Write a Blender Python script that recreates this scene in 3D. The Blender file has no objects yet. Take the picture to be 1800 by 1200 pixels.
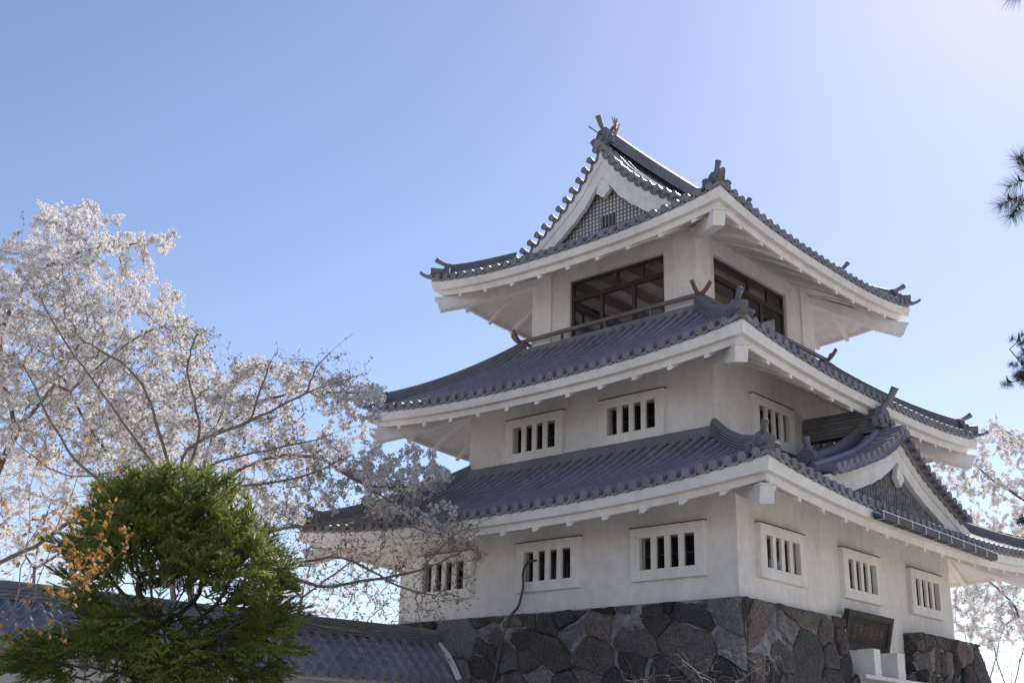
import bpy, math, random
import numpy as np
from mathutils import Vector, Matrix
random.seed(7); RNG = np.random.default_rng(11)
S = bpy.context.scene
COL = S.collection
# ---------------------------------------------------------------- camera
CX, CY, CZ = 17.2578, -25.6234, -3.1452
YAW, PITCH, ROLL, FOC = 0.7356, 0.3371, 0.0245, 2115.7
cam_d = bpy.data.cameras.new('camera'); cam = bpy.data.objects.new('camera', cam_d); COL.objects.link(cam)
CFW = Vector((-math.sin(YAW)*math.cos(PITCH), math.cos(YAW)*math.cos(PITCH), math.sin(PITCH)))
_r = Vector((math.cos(YAW), math.sin(YAW), 0)); _u = _r.cross(CFW)
CRT = _r*math.cos(ROLL) + _u*math.sin(ROLL); CUP = -_r*math.sin(ROLL) + _u*math.cos(ROLL)
CAM = Vector((CX, CY, CZ))
cam.matrix_world = Matrix(((CRT.x, CUP.x, -CFW.x, CX), (CRT.y, CUP.y, -CFW.y, CY), (CRT.z, CUP.z, -CFW.z, CZ), (0, 0, 0, 1)))
cam_d.sensor_fit = 'HORIZONTAL'; cam_d.sensor_width = 36; cam_d.lens = FOC/1800*36
cam_d.clip_start = 0.1; cam_d.clip_end = 5000
S.camera = cam
def at(u, v, dep):            # a point in the place, dep metres ahead of where the photograph was taken
    return CAM + (CFW + CRT*((u-900)/FOC) - CUP*((v-600)/FOC))*dep
# ---------------------------------------------------------------- sky and sun
SUN = Vector((-0.196, 0.747, 0.636)).normalized()
elev = math.asin(SUN.z)
w = bpy.data.worlds.new('World'); S.world = w; w.use_nodes = True
nt = w.node_tree; bg = nt.nodes['Background']
sk = nt.nodes.new('ShaderNodeTexSky'); sk.sky_type = 'NISHITA'; sk.sun_disc = False
sk.sun_elevation = elev; sk.sun_rotation = math.atan2(SUN.x, SUN.y)
sk.air_density = 1.0; sk.dust_density = 0.24; sk.ozone_density = 1.8; sk.altitude = 50
tint = nt.nodes.new('ShaderNodeMix'); tint.data_type = 'RGBA'; tint.blend_type = 'MULTIPLY'; tint.inputs[0].default_value = 1; tint.inputs[7].default_value = (1.03, .94, .98, 1)
nt.links.new(sk.outputs[0], tint.inputs[6]); nt.links.new(tint.outputs[2], bg.inputs[0]); bg.inputs[1].default_value = 0.107
sl = bpy.data.lights.new('sun', 'SUN'); so = bpy.data.objects.new('sun', sl); COL.objects.link(so)
sl.energy = 5.0; sl.angle = math.radians(0.53); sl.color = (1.0, 0.94, 0.85)
so.rotation_euler = SUN.to_track_quat('Z', 'Y').to_euler()
S.view_settings.view_transform = 'Standard'; S.view_settings.look = 'None'
S.view_settings.exposure = 0.52; S.view_settings.gamma = 1.0
S.render.resolution_x = 1024; S.render.resolution_y = 682
S.render.engine = 'CYCLES'
# ---------------------------------------------------------------- helpers
GZ = -4.75
class MB:
    def __init__(s): s.v = []; s.f = []; s.c = []; s.col = None
    def add(s, vs, fs, col=None):
        o = len(s.v); s.v += [tuple(p) for p in vs]; s.f += [tuple(i+o for i in f) for f in fs]
        s.c += [col]*len(vs); return o
    def grid(s, rows, close=False, col=None):
        m = len(rows[0]); vs = [p for r in rows for p in r]; fs = []
        for i in range(len(rows)-1):
            for j in range(m-1 if not close else m):
                k = (j+1) % m
                fs.append((i*m+j, i*m+k, (i+1)*m+k, (i+1)*m+j))
        s.add(vs, fs, col)
    def hexa(s, p, col=None):  # 8 points: 4 bottom ring, 4 top ring
        s.add(p, [(3,2,1,0),(4,5,6,7),(0,1,5,4),(1,2,6,5),(2,3,7,6),(3,0,4,7)], col)
    def box(s, x0, x1, y0, y1, z0, z1, col=None):
        s.hexa([(x0,y0,z0),(x1,y0,z0),(x1,y1,z0),(x0,y1,z0),(x0,y0,z1),(x1,y0,z1),(x1,y1,z1),(x0,y1,z1)], col)
    def bar(s, a, b, w, h, up=Vector((0,0,1)), col=None):
        a = Vector(a); b = Vector(b); d = (b-a).normalized(); sd = d.cross(up).normalized()*(w/2); u = sd.cross(d).normalized()*(h/2)
        s.hexa([a-sd-u, a+sd-u, b+sd-u, b-sd-u, a-sd+u, a+sd+u, b+sd+u, b-sd+u], col)
    def tube(s, pts, rad, n=8, cap=True, col=None):
        pts = [Vector(p) for p in pts]; m = len(pts)
        if not hasattr(rad, '__len__'): rad = [rad]*m
        rows = []; ref = None
        for i in range(m):
            d = (pts[min(i+1,m-1)]-pts[max(i-1,0)])
            d = d.normalized() if d.length > 1e-9 else Vector((0,0,1))
            if ref is None: ref = d.orthogonal().normalized()
            a = (ref - d*ref.dot(d)); a = a.normalized() if a.length > 1e-6 else d.orthogonal().normalized()
            ref = a; b = d.cross(a)
            rows.append([pts[i]+(a*math.cos(t)+b*math.sin(t))*rad[i] for t in [2*math.pi*k/n for k in range(n)]])
        s.grid(rows, True, col)
        if cap:
            s.add(rows[0], [tuple(range(n-1,-1,-1))], col); s.add(rows[-1], [tuple(range(n))], col)
    def disc(s, c, ax, r, n=16, t=.05, rim=True):   # round end tile with a raised rim and a boss
        c = Vector(c); ax = Vector(ax).normalized(); a = ax.cross(Vector((0,0,1))).normalized(); b = a.cross(ax)
        prof = [(r, -t), (r, 0), (r*.8, .004), (r*.76, -.012), (r*.36, -.012), (r*.3, 0), (0.001, .003)] if rim else [(r,-t),(r,0),(.001,0)]
        s.grid([[c+ax*z+(a*math.cos(q)+b*math.sin(q))*rr for q in [2*math.pi*k/n for k in range(n)]] for rr, z in prof], True)
    def prism(s, out, o, ex, ey, ez, t):  # 2-d outline extruded by t along ez from o
        o, ex, ey, ez = Vector(o), Vector(ex), Vector(ey), Vector(ez); n = len(out)
        A = [o+ex*p[0]+ey*p[1] for p in out]; B = [q+ez*t for q in A]
        s.add(A+B, [tuple(range(n-1,-1,-1)), tuple(range(n,2*n))]+[(i,(i+1)%n,n+(i+1)%n,n+i) for i in range(n)])
    def build(s, name, mat, parent=None, smooth=None, label=None):
        me = bpy.data.meshes.new(name); me.from_pydata(s.v, [], s.f); me.validate()
        ob = bpy.data.objects.new(name, me); COL.objects.link(ob)
        if any(c is not None for c in s.c) and len(s.c) == len(me.vertices):
            ca = me.color_attributes.new('tone', 'FLOAT_COLOR', 'POINT')
            arr = np.array([(c if c is not None else (.5,.5,.5)) + (1,) for c in s.c], dtype=np.float32).ravel(); ca.data.foreach_set('color', arr)
        me.materials.append(mat)
        if smooth is not None:
            me.shade_smooth(); me.set_sharp_from_angle(angle=math.radians(smooth))
        if parent is not None: attach(ob, parent)
        if label: ob['label'] = label
        return ob
def attach(ob, parent):
    ob.parent = parent
    base = parent
    while base.parent: base = base.parent
    if parent is base and base.type == 'EMPTY': ob.matrix_parent_inverse = Matrix.Translation(-base.location)
def raw(name, V, F, mat, parent=None, smooth=False):   # fast numpy mesh; F is (n,k) with one face size
    me = bpy.data.meshes.new(name); V = np.asarray(V, np.float32); F = np.asarray(F, np.int32)
    me.vertices.add(len(V)); me.vertices.foreach_set('co', V.ravel())
    k = F.shape[1]; me.loops.add(F.size); me.loops.foreach_set('vertex_index', F.ravel())
    me.polygons.add(len(F)); me.polygons.foreach_set('loop_start', np.arange(0, F.size, k, dtype=np.int32))
    me.polygons.foreach_set('loop_total', np.full(len(F), k, np.int32))
    me.update(calc_edges=True); me.validate()
    if smooth: me.shade_smooth()
    me.materials.append(mat); ob = bpy.data.objects.new(name, me); COL.objects.link(ob)
    if parent is not None: attach(ob, parent)
    return ob
def thing(name, label, cat, loc, group=None):
    o = bpy.data.objects.new(name, None); COL.objects.link(o); o.location = Vector(loc); o['label'] = label; o['category'] = cat
    o.empty_display_size = .3
    if group: o['group'] = group
    return o
def tag(o, label, cat, group=None):
    o['label'] = label; o['category'] = cat
    if group: o['group'] = group
    return o
# ---------------------------------------------------------------- materials
def mat(name, col, rough=.7, var=.12, scale=3.0, bump=0.0, bscale=40, spec=.5, trans=0, metal=0, fine=None, hue=None, coord='Object'):
    m = bpy.data.materials.new(name); m.use_nodes = True; n = m.node_tree.nodes; l = m.node_tree.links
    p = n['Principled BSDF']; p.inputs['Roughness'].default_value = rough; p.inputs['Metallic'].default_value = metal
    p.inputs['Specular IOR Level'].default_value = spec
    tc = n.new('ShaderNodeTexCoord'); nz = n.new('ShaderNodeTexNoise'); nz.inputs['Scale'].default_value = scale; nz.inputs['Detail'].default_value = 6
    l.new(tc.outputs[coord], nz.inputs['Vector'])
    r = n.new('ShaderNodeValToRGB'); e = r.color_ramp.elements; e[0].position = .3; e[1].position = .7
    e[0].color = (*[c*(1-var) for c in col], 1); hc = hue or col; e[1].color = (*[min(1, c*(1+var)) for c in hc], 1)
    l.new(nz.outputs[0], r.inputs[0]); out = r.outputs[0]
    if fine:
        n2 = n.new('ShaderNodeTexNoise'); n2.inputs['Scale'].default_value = fine[0]; n2.inputs['Detail'].default_value = 4
        l.new(tc.outputs[coord], n2.inputs['Vector']); mx = n.new('ShaderNodeMix'); mx.data_type = 'RGBA'; mx.blend_type = 'MULTIPLY'
        r2 = n.new('ShaderNodeValToRGB'); r2.color_ramp.elements[0].position = .35; r2.color_ramp.elements[1].position = .65
        r2.color_ramp.elements[0].color = (1-fine[1],)*3+(1,); r2.color_ramp.elements[1].color = (1,1,1,1)
        l.new(n2.outputs[0], r2.inputs[0]); mx.inputs[0].default_value = 1; l.new(out, mx.inputs[6]); l.new(r2.outputs[0], mx.inputs[7]); out = mx.outputs[2]
    l.new(out, p.inputs['Base Color'])
    if bump:
        n3 = n.new('ShaderNodeTexNoise'); n3.inputs['Scale'].default_value = bscale; n3.inputs['Detail'].default_value = 5
        l.new(tc.outputs[coord], n3.inputs['Vector']); b = n.new('ShaderNodeBump'); b.inputs['Strength'].default_value = bump; b.inputs['Distance'].default_value = .02 if bump < .9 else .05
        l.new(n3.outputs[0], b.inputs['Height']); l.new(b.outputs[0], p.inputs['Normal'])
    if trans:
        t = n.new('ShaderNodeBsdfTranslucent'); ms = n.new('ShaderNodeMixShader'); ms.inputs[0].default_value = trans
        l.new(out, t.inputs[0]); l.new(p.outputs[0], ms.inputs[1]); l.new(t.outputs[0], ms.inputs[2])
        l.new(ms.outputs[0], n['Material Output'].inputs[0])
    m['out'] = 1
    return m
def plaster(name, col):
    m = mat(name, col, .85, .08, .55, .4, 45, .25, fine=(5, .09)); n = m.node_tree.nodes; l = m.node_tree.links
    p = n['Principled BSDF']; src = p.inputs['Base Color'].links[0].from_socket
    tc = n.new('ShaderNodeTexCoord'); mp = n.new('ShaderNodeMapping'); mp.inputs['Scale'].default_value = (2.6, 2.6, .45)   # rain streaks
    nz = n.new('ShaderNodeTexNoise'); nz.inputs['Scale'].default_value = 1.3; nz.inputs['Detail'].default_value = 7; nz.inputs['Roughness'].default_value = .65
    l.new(tc.outputs['Object'], mp.inputs[0]); l.new(mp.outputs[0], nz.inputs[0])
    r = n.new('ShaderNodeValToRGB'); r.color_ramp.elements[0].position = .36; r.color_ramp.elements[1].position = .56
    r.color_ramp.elements[0].color = (.90,.88,.85,1); r.color_ramp.elements[1].color = (1,1,1,1)
    l.new(nz.outputs[0], r.inputs[0]); mx = n.new('ShaderNodeMix'); mx.data_type = 'RGBA'; mx.blend_type = 'MULTIPLY'; mx.inputs[0].default_value = .75
    l.new(src, mx.inputs[6]); l.new(r.outputs[0], mx.inputs[7]); l.new(mx.outputs[2], p.inputs['Base Color'])
    return m
M_wall = plaster('white_plaster', (.81,.775,.765))
M_trim = plaster('white_trim', (.86,.83,.82))
def tile_mat(name, col, rough):
    m = mat(name, col, rough, .10, 1.2, .08, 90, .55, fine=(9, .13)); n = m.node_tree.nodes; l = m.node_tree.links
    p = n['Principled BSDF']; tc = n.new('ShaderNodeTexCoord'); vo = n.new('ShaderNodeTexVoronoi'); vo.inputs['Scale'].default_value = 3.6
    l.new(tc.outputs['Object'], vo.inputs[0]); mp = n.new('ShaderNodeMapRange'); mp.inputs[3].default_value = rough-.03; mp.inputs[4].default_value = rough+.07
    l.new(vo.outputs['Color'], mp.inputs[0]); l.new(mp.outputs[0], p.inputs['Roughness'])
    src = p.inputs['Base Color'].links[0].from_socket; mx = n.new('ShaderNodeMix'); mx.data_type = 'RGBA'; mx.blend_type = 'MULTIPLY'; mx.inputs[0].default_value = 1
    m2 = n.new('ShaderNodeMapRange'); m2.inputs[3].default_value = .84; m2.inputs[4].default_value = 1.12; l.new(vo.outputs['Color'], m2.inputs[0])
    l.new(src, mx.inputs[6]); l.new(m2.outputs[0], mx.inputs[7]); l.new(mx.outputs[2], p.inputs['Base Color']); return m
M_tile = tile_mat('kawara_tile', (.245,.243,.285), .33)
M_tile2 = tile_mat('ridge_tile', (.185,.188,.215), .58)
M_disc = tile_mat('end_tile', (.26,.255,.28), .5)
M_wtile = tile_mat('wall_roof_tile', (.24,.26,.31), .3)
M_brown = mat('brown_paint', (.05,.036,.038), .55, .2, 4, .1)
M_rail = mat('rail_paint', (.175,.115,.11), .5, .2, 4, .1)
M_dark = mat('dark_interior', (.045,.038,.036), .8, .2, 2)
M_ceil = mat('inner_ceiling', (.5,.44,.46), .8, .2, 2)
M_lat = mat('lattice_grey', (.22,.215,.24), .6, .2, 6, .1)
M_slat = mat('dark_slats', (.24,.23,.245), .6, .5, 7, .1, fine=(20,.4))
M_gut = mat('copper_gutter', (.07,.062,.068), .5, .4, 2.5, .1, metal=.4, fine=(6,.3))
M_wire = mat('gutter_wire', (.75,.75,.78), .3, .1, metal=.9)
M_gold = mat('worn_gilt', (.5,.36,.16), .45, .5, 9, .3, metal=.6, fine=(14,.5))
M_plaque = mat('aged_wood', (.045,.027,.023), .9, .35, 5, .3, 30)
M_plaque2 = mat('aged_frame', (.055,.046,.042), .85, .4, 7, .4, 30)
M_letter = mat('faded_letters', (.07,.058,.05), .6, .3, 9)
M_cable = mat('grey_cable', (.1,.09,.085), .6, .2)
M_bark = mat('cherry_bark', (.16,.125,.11), .85, .45, 5, .6, 30)
M_twig = mat('grey_twig', (.23,.2,.175), .8, .3, 5, .2)
M_bark2 = mat('dark_bark', (.075,.06,.05), .9, .35, 6, .6, 30)
M_bud = mat('bud_scale', (.3,.19,.1), .6, .35, 30)
M_petal = mat('cherry_petal', (.86,.835,.835), .7, .07, 2.0, trans=.34, spec=.2)
M_petal2 = mat('cherry_petal_shade', (.76,.7,.72), .7, .07, 2.0, trans=.35, spec=.2)
M_calyx = mat('calyx', (.13,.085,.06), .7, .3, 30)
M_fir = mat('fir_needles', (.17,.22,.045), .5, .35, 2.2, trans=.5, hue=(.30,.34,.07))
M_pine = mat('pine_needles', (.04,.065,.025), .7, .3, 6, trans=.25)
M_maple = mat('young_maple_leaf', (.34,.13,.045), .55, .4, 8, trans=.45, hue=(.4,.22,.05))
M_ground = mat('gravel_ground', (.5,.455,.385), .95, .2, .15, .4, 8, .2, fine=(2,.25))
def glass():
    m = bpy.data.materials.new('window_glass'); m.use_nodes = True; n = m.node_tree.nodes; l = m.node_tree.links
    n.remove(n['Principled BSDF']); t = n.new('ShaderNodeBsdfTransparent'); t.inputs[0].default_value = (.84,.81,.83,1)
    g = n.new('ShaderNodeBsdfGlossy'); g.inputs['Roughness'].default_value = .03; fr = n.new('ShaderNodeFresnel'); fr.inputs[0].default_value = 1.5
    ms = n.new('ShaderNodeMixShader'); l.new(fr.outputs[0], ms.inputs[0]); l.new(t.outputs[0], ms.inputs[1]); l.new(g.outputs[0], ms.inputs[2])
    nz = n.new('ShaderNodeTexNoise'); nz.inputs['Scale'].default_value = 2; b = n.new('ShaderNodeBump'); b.inputs['Strength'].default_value = .02
    l.new(nz.outputs[0], b.inputs['Height']); l.new(b.outputs[0], g.inputs['Normal'])
    l.new(ms.outputs[0], n['Material Output'].inputs[0]); return m
M_glass = glass()
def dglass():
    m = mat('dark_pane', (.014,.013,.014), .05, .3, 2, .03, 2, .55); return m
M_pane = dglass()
def stone_mat():
    m = mat('rough_stone', (.98,.93,.91), .85, .28, 2.6, 1.0, 9, .25, fine=(22,.5), hue=(1,.96,.96)); n = m.node_tree.nodes; l = m.node_tree.links
    p = n['Principled BSDF']; src = p.inputs['Base Color'].links[0].from_socket
    a = n.new('ShaderNodeAttribute'); a.attribute_name = 'tone'; mx = n.new('ShaderNodeMix'); mx.data_type = 'RGBA'; mx.blend_type = 'MULTIPLY'; mx.inputs[0].default_value = 1
    l.new(src, mx.inputs[6]); l.new(a.outputs['Color'], mx.inputs[7]); l.new(mx.outputs[2], p.inputs['Base Color']); return m
M_stone = stone_mat()
M_mortar = mat('mortar', (.25,.24,.245), .9, .7, 2.5, .6, 25, .2, fine=(12,.3))
# ---------------------------------------------------------------- ground
g = MB(); g.grid([[(x, y, GZ) for x in (-1500,-60,60,1500)] for y in (-1500,-60,60,1500)][::-1])
ground = g.build('ground', M_ground); ground['kind'] = 'structure'
# ================================================================= THE CASTLE TOWER
HX = [4.80, 3.68, 2.55]; HY = [5.13, 4.00, 2.85]
EX = [6.64, 5.61, 4.55]; EY = [6.97, 5.92, 4.84]
MID = [1.80, 4.96, 8.64]; LIFT = [.35, .33, .36]; PT = .305
castle = thing('castle_tower', 'three-tiered white Japanese castle tower with grey tiled roofs on a dark stone base', 'castle tower', (0, 0, GZ))
P3x = [0,.7,1.3,1.95,2.3,2.69,3.15,3.55,3.93,4.2,4.55]; P3z = [0,.36,.70,1.05,1.27,1.53,1.87,2.22,2.60,2.95,3.40]
def prof(T, d):
    if T == 2: return float(np.interp(d, P3x, P3z)) if d > 0 else d*.5
    D, R = ((2.96, 1.75), (2.81, 1.98))[T]; t = d/D
    return R*(.75*t + .25*t*t) if t > 0 else R*.75*t
DL = [2.96, 2.81, 2.2]; DT = [2.92, 2.78, 1.95]
SIDES = [((0,-1), (1,0)), ((1,0), (0,1)), ((0,1), (-1,0)), ((-1,0), (0,-1))]   # outward normal, tangent
def side(T, k):
    n, t = SIDES[k]; E = EY[T] if n[0] == 0 else EX[T]; L = EX[T] if n[0] == 0 else EY[T]; return n, t, E, L
def pos(T, k, d, s, z):
    n, t, E, L = side(T, k); return (n[0]*(E-d)+t[0]*s, n[1]*(E-d)+t[1]*s, z)
def lift(T, u): return LIFT[T]*min(1.15, abs(u))**2.6
def surf(T, k, d, s):
    n, t, E, L = side(T, k); dd = max(0, d); u = s/max(.2, L-dd)
    return MID[T]+.10+prof(T, d)+lift(T, u)*max(0, 1-dd/DL[T])**2
CS = [(-PT/2, -.055), (-.098, -.035), (-.074, .0), (-.076, .05), (-.05, .095), (0, .122), (.05, .1), (.076, .05), (.074, .0), (.098, -.035), (PT/2, -.055)]
def tile_rows(b, f, s, d0, d1, seg=.31, k0=0, k1=10):
    """one column of cover tile with half a pan either side; f(d, s) -> point"""
    n = max(1, int(round((d1-d0)/seg))); rows = []
    for i in range(n):
        for q, h in ((i, .011), (i+1, 0.0)):
            d = d0+(d1-d0)*q/n; rows.append([f(d, s, o, z+h) for o, z in CS[k0:k1+1]])
    b.grid(rows)
roofs = []
for T in range(3):
    b = MB(); dk = MB(); ev = MB()
    for k in range(4):
        n, t, E, L = side(T, k); nv = Vector((n[0], n[1], 0)); tv = Vector((t[0], t[1], 0))
        def f(d, s, o, z, T=T, k=k): return pos(T, k, d, s+o, surf(T, k, d, s+o)+z)
        m = int((L-.2)/PT); gable = (T == 2)
        for i in range(-m, m+1):
            s = i*PT; lim = L-abs(s)
            if gable and k in (1, 3):
                d1 = 4.5 if abs(s) < 3.0 else lim
            else: d1 = min(DT[T], lim)
            if d1 < .12: continue
            tile_rows(b, f, s, -.02, d1)
            c = Vector(pos(T, k, -.05, s, surf(T, k, 0, s)+.034)); dk.disc(c, nv, .093, 16, .09)
            # eave pan tile: hanging crescent between two round ends
            if i < m:
                A = []; B = []; Cc = []
                for q in range(7):
                    o = s+.07+(PT-.14)*q/6; z = surf(T, k, 0, o)-.008; dip = -.05*math.sin(math.pi*q/6)
                    A.append(pos(T, k, -.035, o, z+.01+dip)); B.append(pos(T, k, -.035, o, z-.045+dip*.75)); Cc.append(pos(T, k, .06, o, z-.045+dip*.75))
                dk.grid([A, B, Cc])
            # corner fan tiles
        for sg in (-1, 1):
            A = []; B = []; Cc = []
            s0 = sg*(m*PT+.09)
            for q in range(9):
                o = s0+(sg*(L+.03)-s0)*q/8; z = surf(T, k, 0, min(abs(o), L)*sg)+.16*(q/8)**2.2
                A.append(pos(T, k, -.035, o, z+.02)); B.append(pos(T, k, -.035, o, z-.05)); Cc.append(pos(T, k, .1, o-(sg*.1 if q == 8 else 0), z-.05))
            dk.grid([A, B, Cc])
    rf = b.build('tile_roof', M_tile, castle, 40); roofs.append(rf)
    dk.build('eave_end_tiles', M_disc, rf, 35)
    # eave boards, soffit, rafters, hip beams
    ov = (EX[T]-HX[T]); ev = MB(); sf = MB()
    def ring(i, u, dz, tt=0.0, rise=0.0, T=T, k=0):
        n, t, E, L = side(T, k); s = u*(L-i)
        return pos(T, k, i, s, MID[T]+lift(T, u)*(1-tt)+dz+rise*tt)
    us = [-1+2*j/48 for j in range(49)]
    for k in range(4):
        h = lambda u: -.155-.07*abs(u)**4
        rows = []
        for i, fn in ((.03, lambda u: .045), (.02, lambda u: 0.04), (.0, lambda u: 0.0), (.055, h), (.20, h), (.205, lambda u: h(u)-.0), (.225, lambda u: h(u)-.135), (.29, lambda u: h(u)-.135), (.29, lambda u: h(u)-.05)):
            rows.append([ring(i, u, fn(u), k=k) for u in us])
        ev.grid(rows[::-1])
        R = .88
        rows = [[ring(.29+(ov-.29+.06)*q/6, u, h(u)-.05, q/6, R, k=k) for u in us] for q in range(7)]
        sf.grid(rows[::-1])
        n, t, E, L = side(T, k); m = int((L-.45)/.915)
        for i in range(-m, m+1):
            s = i*.915; top = []; 
            dmax = min(ov+.02, L-abs(s)-.05)
            if dmax < .35: continue
            A0 = []
            for q in range(5):
                d = .235+(dmax-.235)*q/4; tt = max(0, (d-.25)/(ov-.25)); u = s/(L-d); u = max(-1, min(1, u))
                zz = MID[T]+lift(T, u)*(1-tt)-.155-.07*abs(u)**4+R*tt; A0.append((d, zz))
            lo = -.215; rows = []
            for d, zz in A0:
                rows.append([pos(T, k, d, s-.055, zz+.02), pos(T, k, d, s-.055, zz+(lo if d < .24 else lo+.1*min(1, (d-.19)*1.2))), pos(T, k, d, s+.055, zz+(lo if d < .24 else lo+.1*min(1, (d-.19)*1.2))), pos(T, k, d, s+.055, zz+.02)])
            r = MB(); r.grid(rows); r.add(rows[0], [(0,1,2,3)]); r.build('rafter', M_trim, rf)
    eb = ev.build('eave_board', M_trim, rf, 25); sf.build('soffit', M_wall, rf, 25)
    for sx, sy in ((1,-1), (1,1), (-1,1), (-1,-1)):
        z0 = MID[T]-.02; hb = MB(); dg = Vector((sx, sy, 0)).normalized(); sd = Vector((-dg.y, dg.x, 0))*.135
        cor = Vector((sx*EX[T], sy*EY[T], 0)); wl = Vector((sx*HX[T], sy*HY[T], 0))
        pts = []
        for q, zt in ((-.1, .66), (.35, .36), (.75, .06), (1, -.1)):
            c = wl.lerp(cor-Vector((sx*.12, sy*.12, 0)), q); pts.append((c, z0+zt-.02))
        rows = []
        for j, (c, zt) in enumerate(pts):
            bt = (.2,.32,.34,.31)[j]; sh = dg*(-.13) if j == 3 else Vector((0,0,0))
            rows.append([c-sd+Vector((0,0,zt)), c+sd+Vector((0,0,zt)), c+sd+sh+Vector((0,0,zt-bt)), c-sd+sh+Vector((0,0,zt-bt))])
        hb.grid(rows, True); hb.add(rows[-1], [(0,1,2,3)])
        c, zt = pts[-1]                                # little capping slab on the beam end
        hb.hexa([c-dg*.3-sd*1.15+Vector((0,0,zt+.012)), c+dg*.04-sd*1.15+Vector((0,0,zt)), c+dg*.04+sd*1.15+Vector((0,0,zt)), c-dg*.3+sd*1.15+Vector((0,0,zt+.012)),
                 c-dg*.3-sd*1.15+Vector((0,0,zt+.07)), c+dg*.04-sd*1.15+Vector((0,0,zt+.035)), c+dg*.04+sd*1.15+Vector((0,0,zt+.035)), c-dg*.3+sd*1.15+Vector((0,0,zt+.07))])
        hb.build('hip_beam', M_trim, rf)
# ---- ridges and ornaments
def ridge(path, w=.24, h=.3, cap=.085, layers=4, name='ridge', parent=None, ends=True):
    path = [Vector(p) for p in path]; b = MB(); cs = []
    for i in range(layers):
        ww = w*(1-.22*i/layers)/2; z0 = h*i/layers; z1 = h*(i+1)/layers
        cs += [(ww, z0+.004), (ww, z1-.018), (ww-.03, z1-.014), (ww-.03, z1)]
    cs.append((cap*1.05, h)); 
    for q in range(7): a = math.pi*q/6; cs.append((cap*math.cos(a), h+.01+cap*math.sin(a)))
    full = cs + [(-x, z) for x, z in reversed(cs[:layers*4+1])]
    rows = []
    for i, p in enumerate(path):
        d = path[min(i+1, len(path)-1)]-path[max(0, i-1)]; sd = Vector((d.y, -d.x, 0)).normalized()
        rows.append([p+sd*x+Vector((0,0,z)) for x, z in full])
    b.grid(rows)
    if ends: n = len(full); b.add(rows[0], [tuple(range(n))]); b.add(rows[-1], [tuple(range(n-1,-1,-1))])
    return b.build(name, M_tile2, parent, 40)
def horn(b, p, d, L=.5, up=.9, r0=.05, r1=.08):
    p = Vector(p); d = Vector(d).normalized(); pts = []
    for q in range(7):
        t = q/6; pts.append(p+d*(L*t)+Vector((0,0,L*up*t*t)))
    rr = [r0+(r1-r0)*(q/6)**2 for q in range(7)]
    b.tube(pts, rr, 12, False); b.disc(pts[-1], pts[-1]-pts[-2], r1, 14, .02)
def oni(p, d, s=1.0, parent=None, hornlen=.42, hornup=1.2):
    """ridge-end tile: arched plate with two scrolls, a boss and a horn tile above"""
    p = Vector(p); d = Vector(d).normalized(); x = Vector((-d.y, d.x, 0)); z = Vector((0,0,1)); b = MB()
    out = [(-.30,0),(-.33,.1),(-.30,.2),(-.2,.24),(-.17,.33),(-.12,.41),(0,.45),(.12,.41),(.17,.33),(.2,.24),(.30,.2),(.33,.1),(.30,0),(.12,-.02),(0,.04),(-.12,-.02)]
    b.prism([(a*s, c*s) for a, c in out], p, x, z, d, .12*s)
    for sg in (-1, 1):
        c0 = p+x*(sg*.24*s)+z*(.11*s)+d*(.13*s); pts = []
        for q in range(20):
            a = q/19*4.2*math.pi; r = .1*s*(1-q/19*.85); pts.append(c0+x*(sg*r*math.cos(a))+z*(r*math.sin(a))+d*(.012*s+.02*s*q/19))
        b.tube(pts, [.03*s*(1-.5*q/19) for q in range(20)], 7)
    b.disc(p+z*(.19*s)+d*(.17*s), d, .085*s, 16, .05)
    b.tube([p+x*(.17*s*math.cos(a))+z*(.2*s+.2*s*math.sin(a))+d*(.12*s) for a in [math.pi*q/10 for q in range(11)]], .025*s, 7)
    horn(b, p+z*(.40*s)-d*.05*s, d, hornlen*s, hornup, .05*s, .078*s)
    return b.build('ridge_end_ornament', M_tile2, parent, 40)
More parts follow.
